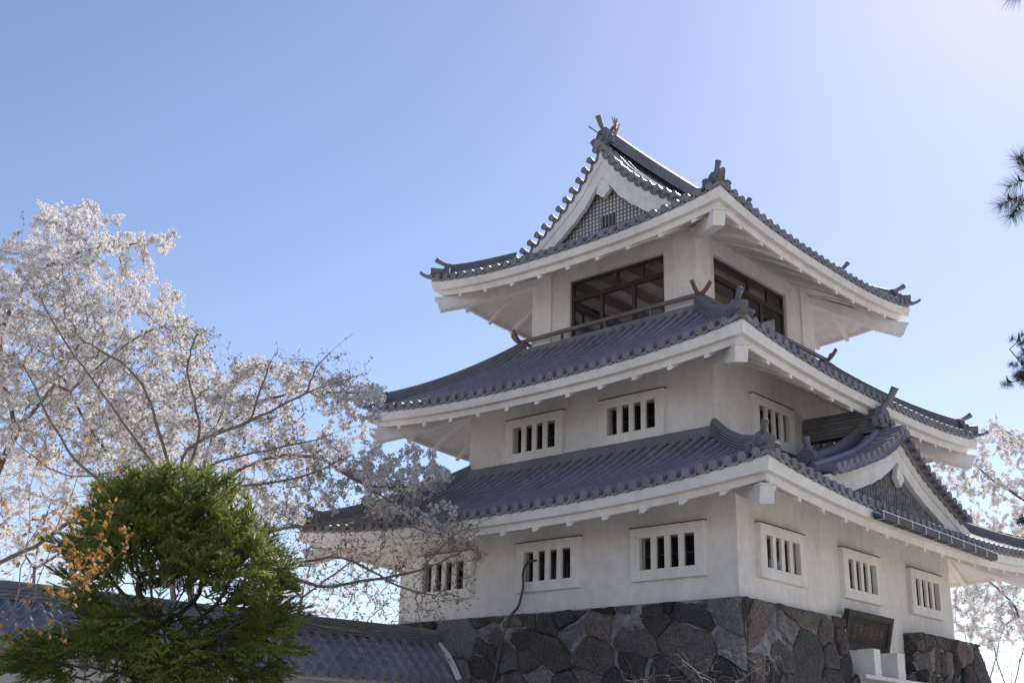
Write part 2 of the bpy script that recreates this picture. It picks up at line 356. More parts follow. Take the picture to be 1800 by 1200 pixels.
for T in range(3):
    for sx, sy in ((1,-1), (1,1), (-1,1), (-1,-1)):
        d0, d1 = .36, (DT[T]+.06 if T < 2 else 1.62); path = []
        for q in range(15):
            d = d0+(d1-d0)*q/14; k = 1; z = surf(T, 1, d, EY[T]-d)
            path.append((sx*(EX[T]-d), sy*(EY[T]-d), z+.02))
        if T == 1: path.append((sx*(EX[T]-d1-.08), sy*(EY[T]-d1-.08), path[-1][2]-.02))
        r = ridge(path, .25, .25, parent=roofs[T]); dg = Vector((sx, sy, 0)).normalized()
        zc = surf(T, 1, 0, EY[T])
        oni(Vector(path[0])-Vector((0,0,.06))+dg*.02, dg, .95, r, .44, .38)
        b = MB(); c = Vector((sx*(EX[T]-.12), sy*(EY[T]-.12), zc+.2)); b.tube([c-dg*.3+Vector((0,0,0)), c+dg*.17+Vector((0,0,.03))], .1, 14, False); b.disc(c+dg*.18+Vector((0,0,.03)), dg, .105, 16, .02)
        # upturned corner pan
        sdv = Vector((-dg.y, dg.x, 0)); e0 = Vector((sx*EX[T], sy*EY[T], zc+.03)); rows = []
        for q, (out_, up_, w_, th) in enumerate(((-.16,.03,.13,.06), (0,0,.10,.06), (.12,.015,.075,.06), (.22,.055,.06,.065), (.31,.115,.05,.07))):
            p = e0+dg*out_+Vector((0,0,up_)); tl_ = dg*(-.25*th) if q > 2 else Vector((0,0,0))
            rows.append([p-sdv*w_, p+sdv*w_, p+sdv*w_*.8+Vector((0,0,th))+tl_, p-sdv*w_*.8+Vector((0,0,th))+tl_])
        b.grid(rows, True); b.add(rows[-1], [(0,1,2,3)])
        b.build('corner_tile', M_tile2, roofs[T], 40)
    # band of flat tiles where the skirt roof meets the wall
    if T < 2:
        hx, hy = (HX[1], HY[1]) if T == 0 else (HX[2]+.2, HY[2]+.2)
        zt = surf(T, 1, DT[T], 0); b = MB()
        for q in range(3 if T == 0 else 2):
            o = .16-.035*q; z0 = zt-.02+q*.085; z1 = z0+.07
            for (x0,x1,y0,y1) in ((-hx-o,hx+o,-hy-o,-hy+.02),(-hx-o,hx+o,hy-.02,hy+o),(hx-.02,hx+o,-hy+.03,hy-.03),(-hx-o,-hx+.02,-hy+.03,hy-.03)): b.box(x0,x1,y0,y1,z0,z1)
            if T == 0:
                for (x0,x1,y0,y1) in ((-hx-o+.02,hx+o-.02,-hy-o+.02,-hy+.02),(hx-.02,hx+o-.02,-hy+.03,hy-.03)): b.box(x0,x1,y0,y1,z1+.001,z1+.013)
        b.build('wall_flashing_tiles', M_tile2, roofs[T])
# ---- top gable roof: verges, main ridge
TOPZ = lambda x: MID[2]+.10+prof(2, 4.55-abs(x))
def slope_pts(fz, lim, step):     # points at even spacing along a curved slope
    pts = []; x = 0; acc = 0; z = fz(0); nxt = step*.5
    while x < lim:
        x2 = x+.01; z2 = fz(x2); acc += math.hypot(.01, z2-z); x, z = x2, z2
        if acc >= nxt: pts.append((x, z)); nxt += step
    return pts
for sy in (-1, 1):
    b = MB(); dk = MB(); vp = MB()
    for sx in (-1, 1):
        sp = slope_pts(TOPZ, 3.15, PT)
        for x, z in sp:
            b.tube([(sx*x, sy*2.85, z+.085), (sx*x, sy*3.36, z+.085)], .078, 12, False)
            dk.disc((sx*x, sy*3.40, z+.085), (0, sy, 0), .092, 16, .04)
        for (x, z), (x2, z2) in zip(sp[:-1], sp[1:]):
            A = []; B = []; Cc = []
            for q in range(7):
                t = q/6; xx = x+(x2-x)*t; zz = z+(z2-z)*t; dp = -.07*math.sin(math.pi*t)
                nx = (z-z2); nz = (x2-x); nl = math.hypot(nx, nz); nx/=nl; nz/=nl
                A.append((sx*(xx+nx*(dp+.03)), sy*3.29, zz+nz*(dp+.03))); B.append((sx*(xx+nx*(dp-.05)), sy*3.29, zz+nz*(dp-.05))); Cc.append((sx*(xx+nx*(dp-.05)), sy*3.2, zz+nz*(dp-.05)))
            vp.grid([[(p[0], sy*2.85, p[2]) for p in A], A, B, Cc])
        pth = [(sx*x, sy*2.88, TOPZ(x)+.14) for x in np.linspace(.12, 3.1, 14)]
        b.tube(pth, .085, 12)
        pth = [(sx*x, sy*2.5, TOPZ(x)+.04) for x in np.linspace(.2, 3.55, 16)]
        r = ridge(pth[::-1], .22, .15, parent=roofs[2]); o_ = oni((sx*3.58, sy*2.5, TOPZ(3.55)+.0), (sx, 0, 0), .8, r, .5, .5)
    b.build('verge_tiles', M_tile, roofs[2], 40); dk.build('verge_end_tiles', M_disc, roofs[2], 35); vp.build('verge_pan_tiles', M_tile2, roofs[2], 35)
path = [(0, y, TOPZ(0)+.10+.10*(abs(y)/3.2)**2.2) for y in np.linspace(-3.1, 3.1, 21)]
mr = ridge(path, .32, .42, .1, 6, parent=roofs[2])
for sy in (-1, 1):
    oni((0, sy*3.08, TOPZ(0)+.16), (0, sy, 0), 1.05, mr, .34, 1.0)
    b = MB(); b.tube([(0, sy*2.9, TOPZ(0)+.09), (0, sy*3.42, TOPZ(0)+.09)], .11, 14, False); b.disc((0, sy*3.44, TOPZ(0)+.09), (0, sy, 0), .115, 16, .04)
    b.build('apex_tile', M_disc, mr, 35)
    # gilt fish standing on its head, tail up
    b = MB(); c = Vector((0, sy*2.62, TOPZ(0)+.64)); pts = [c+Vector((0, sy*.06, 0)), c+Vector((0, sy*.12, .09)), c+Vector((0, sy*.08, .2)), c+Vector((0, 0, .3)), c+Vector((0, -sy*.02, .42))]
    b.tube(pts, [.1, .11, .085, .055, .03], 10)
    for dy, dz, L in ((.16, .30, .1), (.03, .36, .14), (-.08, .38, .18), (-.22, .18, .2)):
        a = c+Vector((0, 0, .3)); e = c+Vector((0, sy*dy, .32+dz*.7)); m_ = a.lerp(e, .5)
        b.hexa([a+Vector((-.02,-.04,0)), a+Vector((.02,-.04,0)), a+Vector((.02,.04,0)), a+Vector((-.02,.04,0)), e+Vector((-.006,-.012,0)), e+Vector((.006,-.012,0)), e+Vector((.006,.012,0)), e+Vector((-.006,.012,0))])
    for sx in (-1, 1):
        a = c+Vector((sx*.08, sy*.08, .12)); b.hexa([a+Vector((0,-.05,-.03)), a+Vector((sx*.02,-.05,-.03)), a+Vector((sx*.02,.05,-.03)), a+Vector((0,.05,-.03)), a+Vector((sx*.13,-.03,.16)), a+Vector((sx*.14,-.03,.16)), a+Vector((sx*.14,.0,.18)), a+Vector((sx*.13,.0,.18))])
    b.build('gilt_fish', M_gold, mr, 40)
b = MB(); b.tube([(0, -3.15, TOPZ(0)+.42), (-.02, -3.75, TOPZ(0)+.46)], .014, 6); b.build('lightning_rod', M_dark, mr)
# gable face
def gable_face(root, pt, fz, lim, apex_drop, yb, yt, depth):
    """barge boards in front of a tympanum; pt(a, out, z) maps lateral a, outward coordinate, height"""
    for nm, off0, off1, o0, o1 in (('outer_bargeboard', -.03, -.30, yb, yb-.13), ('inner_bargeboard', -.29, -.62, yb-.05, yb-.17)):
        b = MB()
        for sg in (-1, 1):
            xs = np.linspace(0, lim, 26); rows = []
            for x in xs:
                sl = (fz(x+.02)-fz(max(0, x-.02)))/(.04 if x >= .02 else .02+x); st = math.sqrt(1+sl*sl); k = min(st, 1.5)*.86
                zt = fz(x)+off0*k; zb = fz(x)+off1*k
                rows.append([pt(sg*x, o0, zt), pt(sg*x, o0, zb), pt(sg*x, o1, zb), pt(sg*x, o1, zt)])
            b.grid(rows, True)
        b.build(nm, M_trim, root, 30)
# roof 3 front and back gables
for sy in (-1, 1):
    gb = MB(); pt = lambda a, o, z, sy=sy: (a, sy*o, z)
    zb0 = MID[2]+.1+prof(2, 1.95)-.12
    out = [(-3.1, zb0), (3.1, zb0)]+[(x, TOPZ(x)-.25) for x in np.linspace(2.9, -2.9, 41) if TOPZ(x)-.25 > zb0]
    b = MB(); b.prism(out, (0, sy*2.80, 0), (1,0,0), (0,0,1), (0, sy, 0), .105); gr = b.build('gable', M_trim, roofs[2])
    gable_face(gr, pt, TOPZ, 2.95, 0, 3.27, 2.85, .1)
    b = MB(); lim = lambda z: float(np.interp(z, [TOPZ(x)-.45 for x in np.linspace(3.2, 0, 40)], list(np.linspace(3.2, 0, 40))))
    top = TOPZ(0)-.6
    for i in range(-28, 29):
        x = i*.112; z1 = TOPZ(x)-.45
        if z1 > zb0+.1: b.box(x-.018, x+.018, 2.9, 2.93, zb0, z1) if sy > 0 else b.box(x-.018, x+.018, -2.93, -2.9, zb0, z1)
    z = zb0+.04
    while z < top:
        x = lim(z); y0, y1 = (2.9, 2.909) if sy > 0 else (-2.909, -2.9); b.box(-x, x, y0, y1, z, z+.042); z += .108
    b.build('lattice', M_lat, gr)
    b = MB(); y0, y1 = (2.9, 2.925) if sy > 0 else (-2.925, -2.9)
    b.box(-.27, .22, y0, y1, 10.02, 10.36); b.build('louvre', M_dark, gr)
    b = MB(); b.prism([(0,.32),(.17,.06),(.23,-.12),(.18,-.15),(.0,-.3),(-.18,-.15),(-.23,-.12),(-.17,.06)], (0, sy*3.06, TOPZ(0)-1.08), (1,0,0), (0,0,1), (0, sy, 0), .12); b.build('gable_pendant', M_trim, gr)
# ---- dormer gable on the lowest roof, facing +X
GZp = [0,.45,.92,1.4,1.8,2.6,3.4,4.0]; GZz = [4.17,3.84,3.56,3.33,3.18,2.89,2.62,2.44]
def DZ(y): return float(np.interp(abs(y), GZp, GZz))
dm = MB(); Rr = roofs[0]
for i in range(9):
    x = 3.72+i*PT*.98
    for sg in (-1, 1):
        lim = 3.3
        def f(d, s, o, z, x=x, sg=sg): yy = max(0.0, lim-d); return (x+o, sg*yy, DZ(yy)+z-.02)
        tile_rows(dm, f, 0, .0, lim-.05)
dmr = dm.build('dormer_roof', M_tile, castle, 40)
b = MB(); dk = MB(); vp = MB()
for sg in (-1, 1):
    sp = [(y, z) for y, z in slope_pts(DZ, 3.5, PT*.97)]
    for y, z in sp:
        b.tube([(5.5, sg*y, z+.08), (6.17, sg*y, z+.08)], .082, 12, False); dk.disc((6.20, sg*y, z+.08), (1,0,0), .1, 16, .04)
    for (y, z), (y2, z2) in zip(sp[:-1], sp[1:]):
        A = []; B = []; Cc = []
        nx = (z-z2); nz = (y2-y); nl = math.hypot(nx, nz); nx/=nl; nz/=nl
        for q in range(7):
            t = q/6; yy = y+(y2-y)*t; zz = z+(z2-z)*t; dp = -.06*math.sin(math.pi*t)
            A.append((6.0, sg*(yy+nx*(dp)), zz+nz*(dp))); B.append((6.0, sg*(yy+nx*(dp-.04)), zz+nz*(dp-.04))); Cc.append((5.9, sg*(yy+nx*(dp-.04)), zz+nz*(dp-.04)))
        vp.grid([[(5.55, p[1], p[2]) for p in A], A, B, Cc])
    b.tube([(5.56, sg*y, DZ(y)+.17) for y in np.linspace(.12, 3.3, 16)], .085, 12)
    b.tube([(5.38, sg*y, DZ(y)+.1) for y in np.linspace(.2, 3.1, 16)], .07, 12)
    r = ridge([(5.08, sg*y, DZ(y)+.03) for y in np.linspace(2.45, .15, 16)], .36, .27, .1, 5, parent=dmr)
    oni((5.08, sg*2.5, DZ(2.45)-.02), (0, sg, 0), 1.15, r, .16, 1.6)
b.build('verge_tiles', M_tile, dmr, 40); dk.build('verge_end_tiles', M_disc, dmr, 35); vp.build('verge_pan_tiles', M_tile2, dmr, 35)
dr = ridge([(x, 0, DZ(0)+.08) for x in (3.6, 4.4, 5.2, 5.62)], .32, .5, .11, 6, parent=dmr)
b = MB()
for i in range(13):       # little wave pattern along the ridge side
    for sg in (-1, 1):
        x = 3.75+i*.145; b.tube([(x+.065*math.cos(a), sg*.165, DZ(0)+.36+.04*math.sin(a)) for a in [math.pi*q/6 for q in range(7)]], .012, 5)
b.build('wave_tiles', M_tile2, dr, 40)
oni((5.60, 0, DZ(0)+.16), (1,0,0), 1.2, dr, .42, .9)
b = MB(); b.tube([(5.5, 0, DZ(0)+.08), (6.16, 0, DZ(0)+.08)], .1, 14, False); b.disc((6.18, 0, DZ(0)+.08), (1,0,0), .108, 16, .04); b.build('apex_tile', M_disc, dr, 35)
ptd = lambda a, o, z: (o, a, z)
zb = 2.15
out = [(-3.6, zb), (3.6, zb)]+[(y, max(zb+.01, DZ(y)-.2)) for y in np.linspace(3.4, -3.4, 35)]
b = MB(); b.prism(out, (5.68, 0, 0), (0,1,0), (0,0,1), (1,0,0), .04); dg_ = b.build('dormer_gable', M_dark, dmr)
gable_face(dg_, ptd, lambda y: DZ(y)+.0, 3.75, 0, 5.98, 5.7, .1)
for i in range(-22, 23):
    y = i*.128; z1 = DZ(y)-.4
    if z1 > 2.4:
        b = MB(); b.tube([(5.78, y, 2.1), (5.78, y, z1)], .043, 8); 
        b.build('gable_bar', M_slat, dg_, 50)
b = MB(); b.prism([(0,.26),(.13,.08),(.2,-.08),(.14,-.14),(.0,-.28),(-.14,-.14),(-.2,-.08),(-.13,.08)], (5.86, 0, 3.2), (0,1,0), (0,0,1), (1,0,0), .12); b.build('gable_pendant', M_trim, dg_)
# ---- gutter under the dormer
b = MB(); g0, g1 = -3.0, 3.05
for a in range(2): pass
gz = lambda y: 1.74-.03*(y+3)/6
rows = []
for y in np.linspace(g0, g1, 12): rows.append([(6.66, y, gz(y)+.05), (6.67, y, gz(y)-.09), (6.84, y, gz(y)-.09), (6.86, y, gz(y)+.05), (6.845, y, gz(y)+.05), (6.83, y, gz(y)-.075), (6.68, y, gz(y)-.075), (6.675, y, gz(y)+.05)])
b.grid(rows, True); b.add(rows[0], [(0,1,2,3,4,5,6,7)]); b.add(rows[-1], [(7,6,5,4,3,2,1,0)]); gut = b.build('gutter', M_gut, castle)
b = MB(); b.tube([(6.87, y, gz(y)+.06) for y in np.linspace(g0, g1, 8)], .008, 6); b.build('gutter_lip', M_wire, gut)
for i in range(10):
    y = g0+.05+(g1-g0-.1)*i/9; b = MB(); b.tube([(6.62, y, gz(y)+.07), (6.87, y, gz(y)+.07), (6.875, y, gz(y)-.10), (6.7, y, gz(y)-.105)], .008, 5); b.build('bracket', M_wire, gut)
# ---- walls
def wall_face(b, k, T, zlo, zhi, holes, dep=.14):
    """plaster face of storey T on side k with openings (s0,s1,z0,z1), reveals dep deep"""
    n, t = SIDES[k]; E = HY[T] if n[0] == 0 else HX[T]; L = HX[T] if n[0] == 0 else HY[T]
    P = lambda s, z, i=0: (n[0]*(E-i)+t[0]*s, n[1]*(E-i)+t[1]*s, z)
    ss = sorted({-L, L, *[q for h in holes for q in h[:2]]}); zs = sorted({zlo, zhi, *[q for h in holes for q in h[2:]]})
    for a, c in zip(ss[:-1], ss[1:]):
        for e, f in zip(zs[:-1], zs[1:]):
            if any(h[0] <= (a+c)/2 <= h[1] and h[2] <= (e+f)/2 <= h[3] for h in holes): continue
            b.add([P(a,e), P(c,e), P(c,f), P(a,f)], [(0,1,2,3)])
    for s0, s1, z0, z1 in holes:
        b.add([P(s0,z0), P(s0,z1), P(s0,z1,dep), P(s0,z0,dep)], [(0,1,2,3)]); b.add([P(s1,z0), P(s1,z0,dep), P(s1,z1,dep), P(s1,z1)], [(0,1,2,3)])
        b.add([P(s0,z0), P(s0,z0,dep), P(s1,z0,dep), P(s1,z0)], [(0,1,2,3)]); b.add([P(s0,z1), P(s1,z1), P(s1,z1,dep), P(s0,z1,dep)], [(0,1,2,3)])
    return P
WW, WH = 1.82, 1.10; OW, OH = 1.36, .66
def window(k, T, s, zt):
    n, t = SIDES[k]; E = HY[T] if n[0] == 0 else HX[T]; zc = zt-WH/2
    P = lambda a, z, o: (n[0]*(E+o)+t[0]*(s+a), n[1]*(E+o)+t[1]*(s+a), zc+z)
    b = MB(); A = [(-WW/2,-WH/2),(WW/2,-WH/2),(WW/2,WH/2),(-WW/2,WH/2)]; Bq = [(-OW/2,-OH/2),(OW/2,-OH/2),(OW/2,OH/2),(-OW/2,OH/2)]
    b.grid([[P(x,z,0) for x,z in A], [P(x,z,.11) for x,z in A], [P(x*.993,z*.988,.12) for x,z in A], [P(x,z,.12) for x,z in Bq], [P(x,z,-.02) for x,z in Bq]], True)
    wn = b.build('window', M_trim, castle)
    b = MB(); b.hexa([P(-WW/2-.01, WH/2+.002, .003), P(WW/2+.01, WH/2+.002, .003), P(WW/2+.01, WH/2+.002, .135), P(-WW/2-.01, WH/2+.002, .135), P(-WW/2-.01, WH/2+.022, .003), P(WW/2+.01, WH/2+.022, .003), P(WW/2+.01, WH/2+.014, .135), P(-WW/2-.01, WH/2+.014, .135)])
    b.build('drip_edge', M_gut, wn)
    for i in range(3):
        x = -OW/2+OW*(i+1)/4; b = MB(); w2 = .066
        b.hexa([P(x-w2,-OH/2,.04), P(x+w2,-OH/2,.04), P(x+w2,-OH/2,.095), P(x-w2,-OH/2,.095), P(x-w2,OH/2,.04), P(x+w2,OH/2,.04), P(x+w2,OH/2,.095), P(x-w2,OH/2,.095)]); b.build('window_bar', M_trim, wn)
    b = MB(); b.add([P(-OW/2,-OH/2,-.12), P(OW/2,-OH/2,-.12), P(OW/2,OH/2,-.12), P(-OW/2,OH/2,-.12)], [(0,1,2,3)]); b.build('pane', M_pane, wn)
    b = MB()
    for x in (-.66, -.34, 0, .34, .66): b.hexa([P(x-.018,-OH/2,-.11), P(x+.018,-OH/2,-.11), P(x+.018,-OH/2,-.085), P(x-.018,-OH/2,-.085), P(x-.018,OH/2,-.11), P(x+.018,OH/2,-.11), P(x+.018,OH/2,-.085), P(x-.018,OH/2,-.085)])
    for z in (-OH/2+.02, -.02, OH/2-.02): b.hexa([P(-OW/2,z-.013,-.108), P(OW/2,z-.013,-.108), P(OW/2,z-.013,-.088), P(-OW/2,z-.013,-.088), P(-OW/2,z+.013,-.108), P(OW/2,z+.013,-.108), P(OW/2,z+.013,-.088), P(-OW/2,z+.013,-.088)])
    b.build('sash', M_brown, wn)
    return (s-OW/2, s+OW/2, zc-OH/2, zc+OH/2)
for T, zlo, zhi, rows in ((0, GZ, 2.62, {0: [-3.22, 0, 3.2], 1: [-3.52, 0, 3.46], 2: [-3.2, 0, 3.2], 3: [-3.5, 0, 3.5]}), (1, 3.4, 5.78, {0: [-1.43, 1.5], 1: [-1.62, 1.62], 2: [-1.5, 1.5], 3: [-1.6, 1.6]})):
    b = MB(); zt = 1.56 if T == 0 else 4.93
    for k in range(4):
        holes = []
        for s in rows[k]:
            holes.append(window(k, T, s, zt))
        if T == 0 and k == 1:   # doorway under the name board
            holes.append((-1.2, 2.05, GZ-.001, -1.3))
            holes = holes[-1:]+holes[:-1]
        # the small openings
        wall_face(b, k, T, zlo, zhi, holes)
    b.build('plaster_wall', M_wall, castle)
b = MB(); b.box(-4.4, 4.4, -4.7, 4.7, GZ, 2.0); b.box(-3.3, 3.3, -3.6, 3.6, 3.3, 5.3); b.build('inner_core', M_dark, castle)
# ---- top storey
T = 2; b = MB(); openings = {0: (-1.35, 1.63), 1: (-2.03, 1.5), 2: (-1.6, 1.6), 3: (-1.7, 1.7)}
for k in range(4):
    a, c = openings[k]; wall_face(b, k, T, 6.6, 9.5, [(a, c, 7.28, 8.86)], .22)
b.build('plaster_wall', M_wall, castle)
for sx, sy in ((1,-1), (1,1), (-1,1), (-1,-1)):
    b = MB(); out = [(1.95,2.90),(2.60,2.90),(2.60,2.25),(2.40,2.25),(2.40,2.70),(1.95,2.70)]
    b.prism(out, (0,0,6.65), (sx,0,0), (0,sy,0), (0,0,1), 2.8)
    b.build('corner_post', M_trim, castle)
for k in range(4):
    a, c = openings[k]; n, t = SIDES[k]; E = HY[2] if n[0] == 0 else HX[2]
    P = lambda s, z, i: (n[0]*(E-i)+t[0]*s, n[1]*(E-i)+t[1]*s, z)
    def bx(m_, s0, s1, z0, z1, i0=.08, i1=.15): m_.hexa([P(s0,z0,i0), P(s1,z0,i0), P(s1,z0,i1), P(s0,z0,i1), P(s0,z1,i0), P(s1,z1,i0), P(s1,z1,i1), P(s0,z1,i1)])
    m_ = MB(); W = c-a
    bx(m_, a+.001, a+.08, 7.29, 8.85); bx(m_, c-.08, c-.001, 7.29, 8.85); bx(m_, a+.08, c-.08, 8.78, 8.85, .085, .145); bx(m_, a+.08, c-.08, 7.29, 7.36, .085, .145)
    bx(m_, a+.08, c-.08, 8.28, 8.41, .07, .155)
    for q in (.5,): bx(m_, a+W*q-.045, a+W*q+.045, 8.41, 8.78, .086, .144)
    for q in (.77,): bx(m_, a+W*q-.025, a+W*q+.025, 8.41, 8.78, .09, .14)
    for q in (.33, .67): bx(m_, a+W*q-.05, a+W*q+.05, 7.36, 8.28, .086, .144)
    wf = m_.build('observation_window', M_brown, castle)
    m_ = MB(); m_.add([P(a,7.3,.12), P(c,7.3,.12), P(c,8.84,.12), P(a,8.84,.12)], [(0,1,2,3)]); m_.build('pane', M_glass, wf)
b = MB(); b.box(-2.35, 2.35, -2.63, 2.63, 8.98, 9.05); b.build('inner_ceiling', M_ceil, castle)
for x in (-1.9, -.95, 0, .95, 1.9): b = MB(); b.box(x-.09, x+.09, -2.63, 2.63, 8.80, 8.979); b.build('ceiling_beam', M_trim, castle)
b = MB(); b.box(-2.4, 2.4, -2.7, 2.7, 6.7, 6.8); b.build('inner_floor', M_ceil, castle)
# ---- veranda railing
rl = MB(); rx, ry = HX[2]+.25, HY[2]+.25; rail = None
for zc, hh, ww in ((7.40, .09, .075), (7.13, .06, .06)):
    for x0, y0, x1, y1 in ((-rx,-ry,rx,-ry), (rx,-ry,rx,ry), (rx,ry,-rx,ry), (-rx,ry,-rx,-ry)):
        e = Vector((x1-x0, y1-y0, 0)).normalized()*(0.03); z_ = zc+(.0 if y0 == y1 else .004)
        rl.bar((x0-e.x, y0-e.y, z_), (x1+e.x, y1+e.y, z_), ww, hh)
rail = rl.build('veranda_railing', M_rail, castle)
for sx, sy in ((1,-1), (1,1), (-1,1), (-1,-1)):      # rail ends sweep up past the corner
    for dx, dy in ((1,0), (0,1)):
        b = MB(); c = Vector((sx*rx, sy*ry, 7.40)); d = Vector((sx*dx, sy*dy, 0)); sd = Vector((-d.y, d.x, 0))*.035; rows = []
        for q in range(7):
            t_ = q/6; p = c+d*(.02+.30*t_)+Vector((0,0,.26*t_**1.8)); hh = .045-.008*t_; nrm = (d*(-.9*t_)+Vector((0,0,1))).normalized()*hh
            rows.append([p-sd-nrm, p+sd-nrm, p+sd+nrm, p-sd+nrm])
        b.grid(rows, True); b.add(rows[-1], [(0,1,2,3)]); b.build('rail_end', M_rail, rail, 30)
for (x0,y0,x1,y1,nn) in ((-rx,-ry,rx,-ry,4), (rx,-ry,rx,ry,4), (rx,ry,-rx,ry,4), (-rx,ry,-rx,-ry,4)):
    for i in range(nn):
        x, y = x0+(x1-x0)*i/nn, y0+(y1-y0)*i/nn; b = MB(); b.box(x-.03, x+.03, y-.03, y+.03, 6.95, 7.36); b.build('rail_post', M_rail, rail)
from mathutils import noise
# ---- stone base: irregular polygonal masonry, each stone a slightly proud slab with a chipped edge
def clip(poly, a, b, c):
    out = []
    for i in range(len(poly)):
        p, q = poly[i], poly[(i+1) % len(poly)]; dp = a*p[0]+b*p[1]-c; dq = a*q[0]+b*q[1]-c
        if dp <= 0: out.append(p)
        if (dp < 0 < dq) or (dq < 0 < dp): t = dp/(dp-dq); out.append((p[0]+(q[0]-p[0])*t, p[1]+(q[1]-p[1])*t))
    return out
def stones(b, mb, w_, h_, fr, seed, cell=.95, tilt=.55, ax=1.55):
    """masonry over the rectangle w_ x h_; fr(x, y, out) places it. ax and tilt stretch the stones along a slant"""
    rg = random.Random(seed); ca, sa = math.cos(tilt), math.sin(tilt)
    fwd = lambda p: ((p[0]*ca+p[1]*sa)/ax, (-p[0]*sa+p[1]*ca)); inv = lambda q: (q[0]*ax*ca-q[1]*sa, q[0]*ax*sa+q[1]*ca)
    pts = []; tries = 0; cc = [fwd(p) for p in ((0,0),(w_,0),(w_,h_),(0,h_))]
    u0, u1 = min(p[0] for p in cc)-.5, max(p[0] for p in cc)+.5; v0, v1 = min(p[1] for p in cc)-.5, max(p[1] for p in cc)+.5
    while tries < 9000:
        tries += 1; p = (rg.uniform(u0,u1), rg.uniform(v0,v1)); mn = cell*rg.choice((.3,.45,.7,.95,1.15,1.3))
        if all((p[0]-q[0])**2+(p[1]-q[1])**2 > ((mn+q[2])/2)**2 for q in pts): pts.append((*p, mn))
    tones = [(.105,.085,.08),(.12,.097,.09),(.085,.08,.08),(.11,.105,.102),(.16,.158,.16),(.05,.046,.047),(.15,.12,.105),(.14,.11,.1),(.09,.076,.074),(.17,.16,.152),(.07,.066,.068),(.1,.088,.082)]
    for i, p in enumerate(pts):
        poly = [(p[0]-3,p[1]-3),(p[0]+3,p[1]-3),(p[0]+3,p[1]+3),(p[0]-3,p[1]+3)]
        for j, q in enumerate(pts):
            if i == j: continue
            dx, dy = q[0]-p[0], q[1]-p[1]; d2 = dx*dx+dy*dy
            if d2 > 6: continue
            d = math.sqrt(d2); wt = .5+(p[2]-q[2])*.12
            g_ = rg.choice((.002,.003,.006,.01,.04)) 
            poly = clip(poly, dx/d, dy/d, (p[0]*dx+p[1]*dy)/d+d*wt-g_)
            if len(poly) < 3: break
        if len(poly) < 3: continue
        poly = [inv(q) for q in poly]
        for a, bb, c in ((-1,0,-.02),(1,0,w_-.02),(0,-1,-.02),(0,1,h_-.02)): 
            poly = clip(poly, a, bb, c)
            if len(poly) < 3: break
        if len(poly) < 3: continue
        P2 = []                                # resample the outline and roughen it
        for q in range(len(poly)):
            a, c = poly[q], poly[(q+1) % len(poly)]; L = math.hypot(c[0]-a[0], c[1]-a[1]); n = max(1, int(L/.07))
            for r in range(n): t = r/n; P2.append((a[0]+(c[0]-a[0])*t+rg.uniform(-.012,.012), a[1]+(c[1]-a[1])*t+rg.uniform(-.012,.012)))
        if len(P2) < 5: continue
        P2 = [(q[0]+.05*noise.noise((q[0]*2.2, q[1]*2.2, seed))+.02*noise.noise((q[0]*7, q[1]*7, seed)), q[1]+.05*noise.noise((q[0]*2.2, q[1]*2.2, seed+9))+.02*noise.noise((q[0]*7, q[1]*7, seed+5))) for q in P2]
        cx = sum(q[0] for q in P2)/len(P2); cy = sum(q[1] for q in P2)/len(P2)
        pr_ = rg.uniform(.02,.12); tx, ty = rg.uniform(-.12,.12), rg.uniform(-.14,.14); k = rg.uniform(1.1,2.0)
        col = tuple(c*k for c in rg.choice(tones)); rings = []
        for sc, o, nz in ((1,-.05,0),(1,pr_*.55,.004),(.93,pr_,.008),(.62,pr_+.012,.014),(.3,pr_+.015,.014)):
            ring_ = []
            for q in P2:
                x = cx+(q[0]-cx)*sc; y = cy+(q[1]-cy)*sc; ring_.append(fr(x, y, o+((x-cx)*tx+(y-cy)*ty if o > 0 else 0)+rg.uniform(-nz,nz)))
            rings.append(ring_)
        b.grid(rings, True, col); b.add([*rings[-1], fr(cx, cy, pr_+.015)], [(m, (m+1) % len(P2), len(P2)) for m in range(len(P2))], col)
    nx, ny = max(2,int(w_/.4)), max(2,int(h_/.4)); mb.grid([[fr(w_*i/nx, h_*j/ny, rg.uniform(-.0,.03)) for i in range(nx+1)] for j in range(ny+1)])
H = -GZ; bat = lambda y: .12+.17*y+.012*y*y    # outward batter, y metres below the top
sb = MB(); mo = MB()
x0, x1 = -5.0, 4.85
stones(sb, mo, x1-x0+.25, H, lambda x, y, o: (x0+(x)*(1+.0)+ (x/(x1-x0+.25))*(bat(y)-.3), -5.13-bat(y)-o, -.01-y), 5)
# corner quoins run round to the +X side, ending at the doorway
yA = -1.25
def frx(x, y, o):        # x from near corner along +Y
    t = x/(yA+5.13+.05); return (4.80+bat(y)+o, -5.13-bat(y)*(1-t)+x*1.0-(0)*t, -.01-y)
stones(sb, mo, yA+5.13+.05, H, frx, 9, tilt=-.9, ax=1.5)
def cap_top(m_, pts): m_.add(pts, [tuple(range(len(pts)))])
